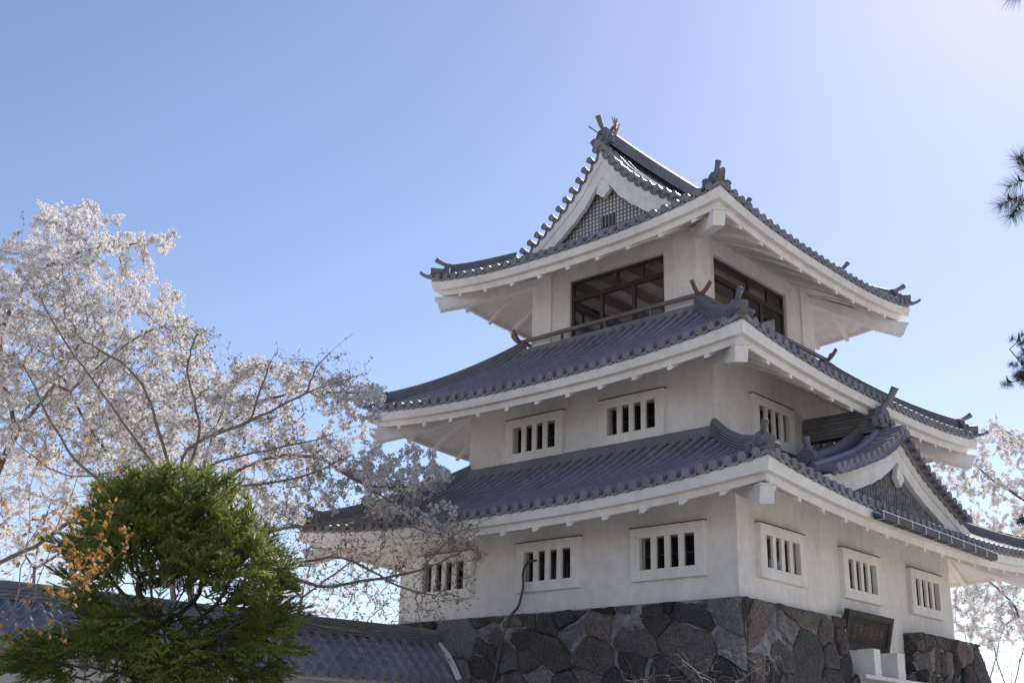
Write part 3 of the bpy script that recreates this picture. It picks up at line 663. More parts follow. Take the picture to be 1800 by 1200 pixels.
# ledge on top of the stones, and the return at the doorway
mo.grid([[(-5.0,-5.12,.0), (4.79,-5.12,.0)], [(-5.0,-5.27,-.015), (4.93,-5.27,-.015)]])
mo.grid([[(4.79,-5.12,.0), (4.79,yA,.0)], [(4.94,-5.27,-.015), (4.94,yA,-.015)]])
mo.grid([[(4.7, yA, -y+.0), (4.80+bat(y)+.04, yA, -y-.01)] for y in np.linspace(0, H, 12)])
stb = sb.build('stone_base', M_stone, castle, 50); mo.build('mortar', M_mortar, stb)
b = MB(); b.hexa([(-4.8,-5.0,GZ),(4.7,-5.0,GZ),(4.7,-1.3,GZ),(-4.8,-1.3,GZ),(-4.8,-5.1,-.02),(4.75,-5.1,-.02),(4.75,-1.3,-.02),(-4.8,-1.3,-.02)]); b.build('base_core', M_mortar, stb)
# second stone pier, right of the doorway
sb = MB(); mo = MB(); pz = -.03; py0, py1 = 2.12, 5.45
stones(sb, mo, py1-py0, H, lambda x, y, o: (5.22+.12*y+o, py0+x+(x/(py1-py0))*.10*y, pz-y), 21, tilt=-.9)
stones(sb, mo, .55, H, lambda x, y, o: (4.72+x*(1+.2*y), py0-o*.5, pz-y), 23, cell=.5, tilt=0.1, ax=1.0)
mo.add([(4.7,py0,pz),(5.23,py0,pz),(5.23,py1,pz),(4.7,py1,pz)], [(0,1,2,3)])
mo.grid([[(5.22+.12*y, py1+.10*y, pz-y), (4.7, py1+.10*y, pz-y)] for y in (0, 1, 2, 3, 4.7)])
pier = sb.build('stone_pier', M_stone, castle, 50); mo.build('mortar', M_mortar, pier)
# canopy blocks above the door
for y0, y1 in ((-1.02,-.42), (.15,.72)):
    pass
cb = MB(); cb.box(4.79, 5.35, -.66, -.36, -1.198, -.63); cb.build('canopy_block', M_trim, castle)
cb = MB(); cb.box(4.79, 5.34, .5, .85, -1.197, -.63); cb.build('canopy_block', M_trim, castle)
cb = MB(); cb.box(4.79, 5.42, -1.24, 2.1, -1.28, -1.2); cb.build('door_lintel', M_wall, castle)
cb = MB(); cb.box(4.795, 4.93, -1.245, -.9, GZ, .06); cb.build('door_jamb', M_wall, castle)
# name board hung tilted over the door
nb = thing('name_board', 'weathered dark wooden name board in a carved frame, hung above the castle doorway', 'sign', (4.95, -.2, -.2))
tl = math.radians(13); nrm = Vector((math.cos(tl), 0, -math.sin(tl))); upv = Vector((math.sin(tl), 0, math.cos(tl))); yv = Vector((0,1,0))
o = Vector((4.93, -.14, -.22)); BW, BH = 2.16, .84
def nbbox(m_, a0, a1, c0, c1, t0, t1): m_.hexa([o+yv*p[0]+upv*p[1]+nrm*p[2] for p in ((a0,c0,t0),(a1,c0,t0),(a1,c0,t1),(a0,c0,t1),(a0,c1,t0),(a1,c1,t0),(a1,c1,t1),(a0,c1,t1))])
b = MB(); nbbox(b, -BW/2+.06, BW/2-.06, -BH/2+.06, BH/2-.06, .03, .07); bd = b.build('board', M_plaque, nb)
b = MB(); fw_ = .11
for a0,a1,c0,c1 in ((-BW/2,BW/2,BH/2-fw_,BH/2),(-BW/2,BW/2,-BH/2,-BH/2+fw_),(-BW/2,-BW/2+fw_,-BH/2+fw_,BH/2-fw_),(BW/2-fw_,BW/2,-BH/2+fw_,BH/2-fw_)):
    nbbox(b, a0,a1,c0,c1, .0, .12)
for a0,a1,c0,c1 in ((-BW/2+fw_,BW/2-fw_,BH/2-fw_-.03,BH/2-fw_),(-BW/2+fw_,BW/2-fw_,-BH/2+fw_,-BH/2+fw_+.03),(-BW/2+fw_,-BW/2+fw_+.03,-BH/2+fw_+.03,BH/2-fw_-.03),(BW/2-fw_-.03,BW/2-fw_,-BH/2+fw_+.03,BH/2-fw_-.03)): nbbox(b, a0,a1,c0,c1, .072, .1)
b.build('frame', M_plaque2, nb)
b = MB(); rg = random.Random(4)
# faded characters, read right to left, as brush strokes
strokes = [[(0,.9,1,.9),(.5,1,.5,.55),(.1,.55,.9,.55),(.2,.35,.8,.35),(.5,.55,.5,0),(.05,0,.95,0)], [(.1,.95,.9,.95),(.1,.95,.1,.45),(.9,.95,.9,.45),(.1,.7,.9,.7),(.1,.45,.9,.45),(.5,.95,.5,0)],
           [(.1,.8,.45,.8),(.28,1,.28,.2),(.05,.25,.45,.35),(.5,.8,1,.85),(.6,.8,.5,.1),(.7,1,.95,.05),(.7,.5,.9,.6)], [(.15,1,.1,0),(.35,.9,.35,.4),(.35,.9,.85,.9),(.85,.9,.85,.4),(.35,.65,.85,.65),(.35,.4,.85,.4),(.5,.4,.3,0),(.7,.4,.9,.05)],
           [(0,.85,.2,.75),(0,.5,.2,.45),(0,0,.25,.25),(.35,.8,1,.8),(.65,1,.65,.45),(.35,.45,1,.45),(.5,.3,.35,0),(.8,.3,1,0)], [(.1,.9,.1,0),(.4,1,.4,0),(.9,.9,.9,.0),(.1,.5,.9,.5),(.6,.8,.7,.2)]]
for i, st in enumerate(strokes):
    ox = -.72+i*.25; b = MB()
    for x0_, y0_, x1_, y1_ in st:
        a = o+yv*(ox+.19*x0_)+upv*(-.13+.27*y0_)+nrm*.074; c = o+yv*(ox+.19*x1_)+upv*(-.13+.27*y1_)+nrm*.074
        b.bar(a, c, .022, .008, nrm)
    b.build('character', M_letter, nb)
b = MB()
for dz in (.06,-.06): b.box(4.94, 5.02, -1.235, -1.20, -.25+dz, -.19+dz)
b.build('fixing', M_trim, nb)
# cable hanging from the second window of the lower storey and down the stones
b = MB(); cpts = [(-.30,-4.95,1.10),(-.34,-5.22,1.14),(-.50,-5.32,1.08),(-.58,-5.36,.85),(-.60,-5.33,.55),(-.78,-5.25,.2),(-.92,-5.24,.06),(-.98,-5.36,-.12),(-1.0,-5.5,-.5),(-1.05,-5.62,-1.1),(-1.1,-5.75,-1.8),(-1.15,-6.1,-3.2),(-1.2,-6.4,-4.7)]
def smoothp(p, n=5):
    out = []; 
    for i in range(len(p)-1):
        p0, p1, p2, p3 = [Vector(p[max(0, min(len(p)-1, j))]) for j in (i-1, i, i+1, i+2)]
        for q in range(n):
            t = q/n; out.append(.5*((2*p1)+(p2-p0)*t+(2*p0-5*p1+4*p2-p3)*t*t+(3*p1-p0-3*p2+p3)*t**3))
    return out+[Vector(p[-1])]
b.tube(smoothp(cpts), .028, 8)
b.tube([p+Vector((.03+.015*math.sin(i*.5),-.03,.0)) for i, p in enumerate(smoothp(cpts)[3:26])], .014, 6)
tag(b.build('cable', M_cable, None, 60), 'grey cable hanging from a barred window down the plaster and the stone base', 'cable')
# ================================================================= tile-capped boundary wall on the left
bw = thing('boundary_wall', 'low white plaster wall with a pantiled roof running up to the stone base', 'wall', (-3.9, -12, GZ))
A = Vector((-3.2, -5.35)); B = Vector((-4.75, -22.0)); dv = (B-A).normalized(); nvv = Vector((-dv.y, dv.x)); LW = (B-A).length
if nvv.x < 0: nvv = -nvv
WP = lambda s, o, z: (A.x+dv.x*s+nvv.x*o, A.y+dv.y*s+nvv.y*o, z)
b = MB(); b.hexa([WP(-.2,-.28,GZ), WP(LW,-.28,GZ), WP(LW,.28,GZ), WP(-.2,.28,GZ), WP(-.2,-.28,-.85), WP(LW,-.28,-.85), WP(LW,.28,-.85), WP(-.2,.28,-.85)]); b.build('plaster_wall', M_wall, bw)
b = MB()
for sg in (-1, 1): b.hexa([WP(-.2,sg*.26,-1.62), WP(LW,sg*.26,-1.62), WP(LW,sg*.95,-1.62), WP(-.2,sg*.95,-1.62), WP(-.2,sg*.26,-1.2), WP(LW,sg*.26,-1.2), WP(LW,sg*.95,-1.47), WP(-.2,sg*.95,-1.47)][::1] if sg > 0 else [WP(-.2,-.95,-1.62), WP(LW,-.95,-1.62), WP(LW,-.26,-1.62), WP(-.2,-.26,-1.62), WP(-.2,-.95,-1.47), WP(LW,-.95,-1.47), WP(LW,-.26,-1.2), WP(-.2,-.26,-1.2)])
b.build('eave_cornice', M_trim, bw)
b = MB(); P_ = .30; hs = lambda o: -.56-.82*o+.06*math.sin(o*2.6)
WS = [(-.15,.03),(-.12,.085),(-.08,.098),(-.045,.06),(-.025,.0),(.04,-.035),(.1,-.025),(.15,.03)]
rg = random.Random(8)
for i in range(int(LW/P_)+1):
    s = i*P_
    for sg in (-1, 1):
        for j in range(5):
            o0, o1 = .08+.215*j, .08+.215*(j+1)+.01; jt = rg.uniform(-.008,.008)
            r0_ = [WP(s+q, sg*o0, hs(o0)+z+jt+.0) for q, z in WS]; r1_ = [WP(s+q, sg*o1, hs(o1)+z+.055+jt) for q, z in WS]; r2_ = [WP(s+q, sg*o1, hs(o1)+z+.004+jt-(.05 if j == 4 else 0)) for q, z in WS]
            b.grid([r0_, r1_, r2_] if sg > 0 else [r2_, r1_, r0_])
        if sg > 0: b.disc(WP(s-.09, 1.18, hs(1.165)+.045), (nvv.x, nvv.y, 0), .052, 12, .03)
wr = b.build('pantile_roof', M_wtile, bw, 35)
b = MB(); b.hexa([WP(0,-.12,-.75),WP(LW,-.12,-.75),WP(LW,.12,-.75),WP(0,.12,-.75),WP(0,-.12,-.6),WP(LW,-.12,-.6),WP(LW,.12,-.6),WP(0,.12,-.6)])
b.build('ridge_bed', M_tile2, wr)
ridge([WP(s, 0, -.60+.012*math.sin(s*.9)) for s in np.linspace(-.15, LW, 40)], .34, .26, .085, 4, parent=wr)
b = MB(); b.grid([[WP(-.02+.30*t-.0, .1+1.1*t, hs(.1+1.1*t)+.03) , WP(.10+.30*t-.0, .1+1.1*t, hs(.1+1.1*t)+.11), WP(-.06+.30*t, .1+1.1*t, hs(.1+1.1*t)+.16)] for t in (0,.25,.5,.75,1)]); b.build('mortar_fillet', M_trim, wr)
# ================================================================= TREES
def PV(u, v, d): return np.array(at(u, v, d))
def cloud(ells, n, d0, d1, rg):
    """points in the room: ellipses seen from the viewpoint, given thickness d0..d1"""
    A = np.array([e[2]*e[3]*(e[4] if len(e) > 4 else 1) for e in ells], float); A /= A.sum(); out = []
    for e, k in zip(ells, rg.multinomial(n, A)):
        for _ in range(k):
            r = math.sqrt(rg.random()); a = rg.random()*2*math.pi; h = math.sqrt(max(0, 1-r*r*.8)); dm_ = (d0+d1)/2; dr_ = (d1-d0)/2
            out.append(PV(e[0]+e[2]*r*math.cos(a), e[1]+e[3]*r*math.sin(a), dm_+dr_*h*(2*rg.random()-1)))
    return np.array(out)
def grow(limbs, attr, step=.25, kill=.4, infl=3.0, iters=70, rg=None, wob=.25, grav=0.0):
    """limbs: list of (points, index of parent limb or -1). returns positions, parents"""
    pos = []; par = []; ends = []
    for pts, pl in limbs:
        pts = [np.array(p, float) for p in pts]; prev = -1
        if pl >= 0:
            a, e = ends[pl]; dd = [np.linalg.norm(pos[i]-pts[0]) for i in range(a, e)]; prev = a+int(np.argmin(dd))
        st = len(pos)
        if pl < 0: pos.append(pts[0]); par.append(-1); prev = len(pos)-1
        sp = [np.array(q) for q in smoothp([Vector(p) for p in pts], 6)]
        cur = sp[0]
        for q in sp[1:]:
            if np.linalg.norm(q-pos[prev]) > step*.8: pos.append(q+rg.normal(0, .012, 3)); par.append(prev); prev = len(pos)-1
        ends.append((st, len(pos)))
    P = np.array(pos); PA = list(par); alive = np.ones(len(attr), bool)
    dist = np.full(len(attr), 1e9); near = np.zeros(len(attr), int); start = 0
    for it in range(iters):
        for i0 in range(start, len(P), 400):
            D = np.linalg.norm(attr[:, None]-P[None, i0:i0+400], axis=2); j = D.argmin(1); m = D[np.arange(len(attr)), j]
            up = m < dist; dist[up] = m[up]; near[up] = j[up]+i0
        start = len(P); alive &= dist > kill; act = alive & (dist < infl)
        if not act.any(): break
        dirs = attr[act]-P[near[act]]; dirs /= np.linalg.norm(dirs, axis=1)[:, None]+1e-9; acc = {}
        for n_, d in zip(near[act], dirs): acc[n_] = acc.get(n_, 0)+d
        new = []
        for n_, d in acc.items():
            L = np.linalg.norm(d)
            if L < .2: d = d+rg.normal(0, 1, 3)
            d = d/(np.linalg.norm(d)+1e-9)+rg.normal(0, wob, 3); d[2] += grav; d /= np.linalg.norm(d); new.append(P[n_]+d*step); PA.append(int(n_))
        P = np.vstack([P, np.array(new)])
        if len(P) > 14000: break
    return P, np.array(PA)
def radii(P, PA, r0, ex=2.3, rmax=1):
    n = len(P); a = np.zeros(n); kids = [0]*n
    for i in range(n-1, -1, -1):
        if a[i] == 0: a[i] = r0**ex
        if PA[i] >= 0: a[PA[i]] += a[i]; kids[PA[i]] += 1
    r_ = a**(1/ex); return rmax*np.tanh(r_/rmax*.8), kids
def tubes_np(P, PA, R, mat_, name, parent, thick=.03):
    """every segment a tapered prism that shares its ring with the segment before it in a chain"""
    V = []; F = []; n = len(P); child = [[] for _ in range(n)]
    for i in range(n):
        if PA[i] >= 0: child[PA[i]].append(i)
    main = {}
    for i in range(n):
        if child[i]: main[i] = max(child[i], key=lambda c: R[c])
    starts = [(PA[i], i) for i in range(n) if PA[i] >= 0 and (main[PA[i]] != i or PA[PA[i]] < 0)]
    for p, i in starts:
        ch = [p, i]; 
        while ch[-1] in main: ch.append(main[ch[-1]])
        pts = P[ch]; rr = R[ch].copy(); rr[0] = min(rr[0], rr[1]*1.15); sd = 10 if rr[0] > .08 else (6 if rr[0] > .02 else 3)
        ref = np.array([.3,.5,.81]); base = len(V)
        for j in range(len(ch)):
            d = pts[min(j+1, len(ch)-1)]-pts[max(j-1, 0)]; d = d/(np.linalg.norm(d)+1e-9)
            a = ref-d*ref.dot(d); a /= np.linalg.norm(a)+1e-9; ref = a; bq = np.cross(d, a)
            for k in range(sd):
                t = 2*math.pi*k/sd; V.append(pts[j]+(a*math.cos(t)+bq*math.sin(t))*rr[j])
        for j in range(len(ch)-1):
            for k in range(sd): k2 = (k+1) % sd; F.append((base+j*sd+k, base+j*sd+k2, base+(j+1)*sd+k2, base+(j+1)*sd+k))
    return raw(name, V, F, mat_, parent, True)
def rotmats(n, rg):   # random rotations
    q = rg.normal(0, 1, (n, 4)); q /= np.linalg.norm(q, axis=1)[:, None]; w_, x, y, z = q.T
    return np.stack([1-2*(y*y+z*z), 2*(x*y-z*w_), 2*(x*z+y*w_), 2*(x*y+z*w_), 1-2*(x*x+z*z), 2*(y*z-x*w_), 2*(x*z-y*w_), 2*(y*z+x*w_), 1-2*(x*x+y*y)], 1).reshape(n, 3, 3)
def aim(D, rg, roll=None):       # matrices taking +X to each row of D, with +Z kept upward unless rolled
    D = D/(np.linalg.norm(D, axis=1)[:, None]+1e-9); up = np.tile([0,0,1.], (len(D), 1)); Y = np.cross(up, D); Y /= np.linalg.norm(Y, axis=1)[:, None]+1e-6; Z = np.cross(D, Y)
    if roll is not None: c, s_ = np.cos(roll)[:, None], np.sin(roll)[:, None]; Y, Z = Y*c+Z*s_, Z*c-Y*s_
    return np.stack([D, Y, Z], 2)
def stamp(TV, TF, pos_, M, sc, name, mat_, parent):
    n, m = len(pos_), len(TV); V = np.einsum('nij,mj->nmi', M, TV)*np.asarray(sc).reshape(n, 1, 1)+pos_[:, None]
    F = (TF[None]+(np.arange(n)*m)[:, None, None]).reshape(-1, TF.shape[1]); return raw(name, V.reshape(-1, 3), F, mat_, parent)
def flower_cluster(rg, nf, rad=.038, fr_=.0225):
    V = []; F = []
    for i in range(nf):
        d = rg.normal(0, 1, 3); d /= np.linalg.norm(d); c = d*rad*rg.uniform(.5, 1.1); a = np.cross(d, [.3,.2,.9]); a /= np.linalg.norm(a); b_ = np.cross(d, a); o = len(V); V.append(c-d*.004)
        for k in range(10):
            t = 2*math.pi*k/10+i; rr = fr_*(1.1 if k % 2 == 0 else .62); V.append(c+(a*math.cos(t)+b_*math.sin(t))*rr+d*(.012 if k % 2 == 0 else .004))
        for k in range(10): F.append((o, o+1+k, o+1+(k+1) % 10))
    return np.array(V), np.array(F)
def blossom(P, rgn, parent, name, mat_, sc=(.8,1.25), nf=7, kinds=5):
    idx = rgn.integers(0, kinds, len(P)); VV = []; FF = []; o = 0
    for k in range(kinds):
        TV, TF = flower_cluster(rgn, nf); Q = P[idx == k]
        if not len(Q): continue
        M = rotmats(len(Q), rgn); s = rgn.uniform(*sc, len(Q)); V = np.einsum('nij,mj->nmi', M, TV)*s.reshape(-1,1,1)+Q[:, None]
        F = (TF[None]+(np.arange(len(Q))*len(TV))[:, None, None]).reshape(-1, 3)+o; VV.append(V.reshape(-1,3)); FF.append(F); o += len(Q)*len(TV)
    return raw(name, np.vstack(VV), np.vstack(FF), mat_, parent)
def spurs(P, PA, sel, rg, L=(.08,.22), per=1.0):
    """short side twigs off thin branches; returns added nodes and their tips"""
    P2 = list(P); PA2 = list(PA); tips = []
    for i in sel:
        for _ in range(rg.poisson(per)):
            if PA[i] < 0: continue
            d = P[i]-P[PA[i]]; d = d/(np.linalg.norm(d)+1e-9); r = rg.normal(0, 1, 3); r -= d*r.dot(d); r /= np.linalg.norm(r)+1e-9
            L_ = rg.uniform(*L); v = (d*.6+r*.8); v /= np.linalg.norm(v); a = P[i]+v*L_*.5; b_ = a+(v+rg.normal(0,.25,3)+np.array([0,0,.1]))*L_*.5
            P2.append(a); PA2.append(i); P2.append(b_); PA2.append(len(P2)-2); tips.append(len(P2)-1)
    return np.array(P2), np.array(PA2), tips
KV = np.array([(-.012,0,0),(.012,.003,0),(0,.004,.011),(-.004,-.012,0),(.003,.012,.002),(.009,0,-.004)]); KF = np.array([(0,1,2),(3,4,5)])
BV = []; BF = []
for c_, r_ in (((.0,.0,.0),.008),((.014,.004,.004),.007),((-.006,.012,.006),.007),((.018,-.01,.0),.006)):
    o_ = len(BV); c_ = np.array(c_)
    for v in ((-1.2,0,0),(1.9,0,0),(0,1,0),(0,-1,0),(0,0,1),(0,0,-1)): BV.append(c_+np.array(v)*r_)
    for f in ((0,4,2),(0,2,5),(0,5,3),(0,3,4),(1,2,4),(1,5,2),(1,3,5),(1,4,3)): BF.append(tuple(q+o_ for q in f))
BV = np.array(BV); BF = np.array(BF)
def cherry(label, seed, limbs, ells, natt, d0, d1, base, r0=.0045, step=.25, kill=.4, flower=1.0, dens=2, fm=None, bud=0.0, spur=.8, fth=.02, fmask=None, rmax=.35, tm=None, nf=7, group=None, shade=None, csc=(.8,1.25), wob=.25, name='cherry_tree', infl=3.0):
    rg = np.random.default_rng(seed); t = thing(name, label, 'cherry tree' if name != 'bare_tree' else 'bare tree', base, group)
    att = cloud(ells, natt, d0, d1, rg); P, PA = grow(limbs, att, step, kill, infl, 70, rg, wob)
    R, kids = radii(P, PA, r0, 2.35, rmax); thin = [i for i in range(len(P)) if R[i] < fth]
    P2, PA2, tips = spurs(P, PA, thin, rg, (.08,.25), spur); R2, k2 = radii(P2, PA2, r0*.8, 2.35, rmax)
    tubes_np(P2, PA2, R2, tm or M_bark, 'branches', t)
    thin = np.array([i for i in range(len(P2)) if R2[i] < fth])
    if flower > 0:
        Q = P2[thin]; par_ = P2[np.maximum(PA2[thin], 0)]; pts = []
        for _ in range(dens):
            tt = rg.random((len(Q), 1)); pts.append(Q*tt+par_*(1-tt)+rg.normal(0, .035, Q.shape))
        pts = np.vstack(pts); pts = pts[rg.random(len(pts)) < flower]
        if fmask is not None:
            keep = np.array([fmask(*uvd(p)) > rg.random() for p in pts]); pts = pts[keep]
        blossom(pts, rg, t, 'blossom', fm or M_petal, csc, nf)
        q = np.vstack([pts+rg.normal(0,.03,pts.shape) for _ in range(1)]); stamp(KV, KF, q, rotmats(len(q), rg), rg.uniform(.7,1.5,len(q)), 'calyxes', M_calyx, t)
    if bud > 0:
        Q = P2[thin]; Q = Q[rg.random(len(Q)) < bud]; Q = np.vstack([Q, P2[tips][rg.random(len(tips)) < bud]]) if len(tips) else Q
        stamp(BV, BF, Q, rotmats(len(Q), rg), rg.uniform(.9, 1.7, len(Q)), 'buds', M_bud, t)
    return t
def uvd(p):
    d = Vector(p)-CAM; z = d.dot(CFW); return 900+FOC*d.dot(CRT)/z, 600-FOC*d.dot(CUP)/z, z
def gd(u, v, d):   # ground point below a place
    p = PV(u, v, d); p[2] = GZ; return p
def L(*q): return [PV(*a) if len(a) == 3 else np.array(a[0]) for a in q]
# -- full-blossom cherry filling the left edge, beyond the boundary wall
b1 = gd(-60, 900, 31)
lim = [([b1, *L((-30,1150,31),(-20,1010,31),(60,960,31),(150,900,31))], -1), (L((-20,1010,31),(-20,880,31),(30,760,31),(110,660,30),(160,560,30)), 0), (L((30,760,31),(0,600,31.5),(60,480,31.5),(130,420,32)), 1),
       (L((150,900,31),(215,830,31),(300,750,31),(330,640,31)), 0), (L((110,700,30),(230,600,30),(330,560,31)), 1), (L((215,830,31),(150,740,31.5),(110,660,32)), 3), (L((60,480,31.5),(150,440,31),(230,430,31),(312,412,31)), 2)]
ell = [(60,560,150,150), (150,520,120,90), (230,560,110,70), (120,700,190,130), (280,680,110,110), (90,440,90,60), (60,850,140,110,.45), (250,800,110,90,.45), (90,390,20,50,2), (152,390,20,50,2), (250,428,60,16,3), (-40,650,80,250), (330,620,50,60,.7), (160,430,90,40)]
cherry('big cherry tree in full white blossom at the left edge, rising beyond the tiled wall', 3, lim, ell, 3600, 28, 35, b1, kill=.3, step=.22, dens=4, spur=1.0, flower=.8)
# -- second blossoming cherry, its limb reaching the castle's left eaves
b2 = gd(330, 1000, 28.5)
lim = [([b2, *L((330,1150,28.5),(335,1000,28.5),(345,880,28.5),(372,770,28.5),(405,690,28.5),(430,648,28.3))], -1), (L((372,770,28.5),(440,715,28.2),(520,690,28),(600,690,27.6),(670,700,27.2)), 0),
       (L((345,880,28.5),(420,825,28),(500,800,27.6),(570,810,27.2),(640,850,26.8),(720,855,26.5),(780,830,26.3)), 0), (L((405,690,28.5),(450,640,28.4),(500,650,28.3)), 0), (L((345,880,28.5),(250,800,28.5),(200,700,29)), 0), (L((640,850,26.8),(700,890,26.4),(770,930,26.2),(800,905,26.2)), 2)]
ell = [(450,650,45,30), (530,670,60,30), (600,690,55,28), (655,690,28,20,1.4), (560,800,60,50,.9), (640,820,60,45), (720,830,60,45), (755,845,40,25), (690,880,55,35), (775,915,28,32), (470,760,70,60,.7), (400,720,50,60,.7), (380,820,70,60,.5), (610,740,70,30,.3), (500,880,90,50,.35), (250,740,80,70,.4)]
cherry('cherry tree whose blossoming limbs reach in front of the castle\'s left eaves', 5, lim, ell, 2000, 26, 29.5, b2, kill=.24, step=.18, dens=4, spur=.8, flower=.62, csc=(.85,1.3))
# -- budding cherry, nearly bare, in front of the castle's left wall
b3 = gd(300, 1000, 25)
lim = [([b3, *L((300,1150,25),(305,1000,25),(312,880,25))], -1), (L((312,880,25),(260,800,25),(180,690,25.2),(90,560,25.4),(60,470,25.6)), 0), (L((312,880,25),(330,790,25),(440,740,24.8),(540,690,24.6),(640,655,24.5)), 0),
       (L((330,830,25),(430,800,24.8),(560,770,24.6),(700,720,24.4)), 0), (L((305,1000,25),(400,990,24.8),(480,1000,24.6),(560,1030,24.4),(640,1020,24.2),(740,1000,24),(830,960,24)), 0),
       (L((310,950,25),(420,940,24.8),(530,925,24.5),(640,915,24.2),(740,930,24),(800,950,24)), 0), (L((480,1000,24.6),(600,980,24.3),(700,1030,24),(780,1050,24)), 4), (L((312,880,25),(200,840,25.2),(100,830,25.5),(20,770,25.8)), 0),
       (L((540,690,24.6),(560,640,24.5),(628,580,24.5)), 2), (L((440,740,24.8),(470,650,24.7),(490,610,24.7)), 2), (L((740,1000,24),(800,940,24),(868,905,24)), 4), (L((90,560,25.4),(40,450,25.6),(45,378,25.8)), 1), (L((312,880,25),(280,760,24.8),(240,660,24.6),(150,600,24.5)), 0), (L((312,880,25),(350,760,24.9),(330,650,24.8),(345,590,24.8)), 0), (L((305,940,25),(220,880,24.7),(120,790,24.5),(40,640,24.4)), 0), (L((310,900,25),(400,860,24.8),(520,840,24.6),(620,800,24.5)), 0), (L((305,1000,25),(420,1040,24.7),(520,1090,24.5),(640,1110,24.4)), 0)]
ell = [(640,990,190,80), (560,960,150,80), (700,1050,130,60), (760,950,90,50), (500,860,150,110,.7), (430,720,120,90,.5), (560,660,90,50,.6), (200,720,190,120,.9), (100,620,100,150,.8), (300,640,120,80,.7), (620,870,140,60,.6), (620,1100,140,40,.5), (820,970,40,60,.5)]
cherry('nearly bare cherry tree with brown buds spreading pale branches before the castle\'s left wall', 9, lim, ell, 4600, 23, 26, b3, flower=0, bud=.3, kill=.17, step=.14, spur=.9, tm=M_twig, r0=.004, rmax=.07, infl=2.4, wob=.3)
# -- far cherries seen low between the wall and the castle
b4 = gd(520, 1000, 46)
lim = [([b4, *L((520,1200,46),(530,1050,46),(560,960,46))], -1), (L((530,1050,46),(600,1000,46),(660,960,46)), 0), (L((530,1050,46),(440,960,46),(380,880,46)), 0)]
cherry('distant cherry tree in blossom seen through branches between the tiled wall and the castle', 12, lim, [(600,1000,120,90), (480,930,130,80), (400,880,110,60), (660,1030,50,60)], 620, 43, 49, b4, kill=.5, step=.33, dens=3, csc=(.8,1.25), flower=.6, fth=.03, r0=.007)
b5 = gd(60, 1000, 44)
lim = [([b5, *L((60,1200,44),(60,1000,44),(90,880,44))], -1), (L((60,1000,44),(0,900,44),(-40,830,44)), 0), (L((60,1000,44),(180,930,44),(280,880,44)), 0)]
cherry('distant cherry tree in blossom low behind the left end of the tiled wall', 13, lim, [(60,900,150,110), (200,880,140,80), (10,960,90,70), (300,950,80,80,.5)], 620, 41, 47, b5, kill=.5, step=.33, dens=3, csc=(.8,1.25), flower=.6, fth=.03, r0=.007)
# -- right-hand background cherries
b6 = gd(1900, 1100, 46)
lim = [([b6, *L((1900,1250,46),(1890,1100,46),(1870,950,46),(1850,800,46))], -1), (L((1870,950,46),(1800,880,46),(1740,840,46),(1690,800,46),(1640,830,46)), 0), (L((1890,1090,46),(1800,1085,46),(1780,1060,46),(1735,1020,46),(1690,1010,46)), 0), (L((1850,800,46),(1790,770,46),(1745,745,46)), 0), (L((1870,950,46),(1780,940,46),(1700,920,46)), 0)]
ell = [(1740,770,50,35), (1790,800,60,60), (1700,860,70,50), (1760,900,80,45), (1660,830,40,30,.7), (1740,1040,60,30,1.6), (1700,1075,40,50,1.6), (1790,1100,50,35,1.2), (1740,1110,50,25), (1760,990,60,30,.3), (1850,850,60,160,.8), (1620,870,40,30,.4)]
cherry('blossoming cherry tree behind the castle at the right edge', 21, lim, ell, 1600, 43, 50, b6, kill=.38, step=.28, dens=3, csc=(1.0,1.6), fth=.028, r0=.0065, flower=1.0, tm=M_bark2)
for i, (u, dd, sd) in enumerate(((1730, 52, 31), (1775, 56, 32))):
    b7 = gd(u, 1200, dd); lim = [([b7, *L((u,1330,dd),(u+5,1230,dd),(u,1150,dd))], -1), (L((u,1230,dd),(u-25,1150,dd),(u-40,1080,dd)), 0), (L((u,1230,dd),(u+22,1150,dd),(u+35,1085,dd)), 0)]
    cherry(('slender bare tree just right of the stone pier, low behind the castle', 'slender bare tree at the bottom right corner, low behind the castle')[i], sd, lim, [(u-5,1140,42,50), (u,1200,40,40,.6)], 240, dd-2, dd+2, b7, flower=0, bud=0, kill=.35, step=.3, tm=M_twig, r0=.008, rmax=.12, spur=.6, name='bare_tree', group='bare trees behind the castle')
# -- bare shrub twigs low in front of the stone base
b8 = gd(1290, 1200, 15); lim = [([b8, *L((1290,1420,15),(1280,1300,15),(1270,1220,15))], -1), (L((1270,1220,15),(1320,1180,15),(1370,1150,15)), 0), (L((1270,1220,15),(1230,1185,15),(1190,1150,15)), 0), (L((1280,1300,15),(1180,1225,15),(1090,1190,15)), 0)]
cherry('leafless shrub with thin grey twigs in front of the stone corner', 41, lim, [(1290,1175,90,45), (1180,1190,100,30), (1350,1160,40,30,.6)], 260, 14.2, 15.6, b8, flower=0, bud=0, kill=.16, step=.1, tm=M_twig, r0=.0022, rmax=.03, spur=.6, name='bare_shrub', infl=1.2)
bpy.data.objects['bare_shrub']['category'] = 'shrub'
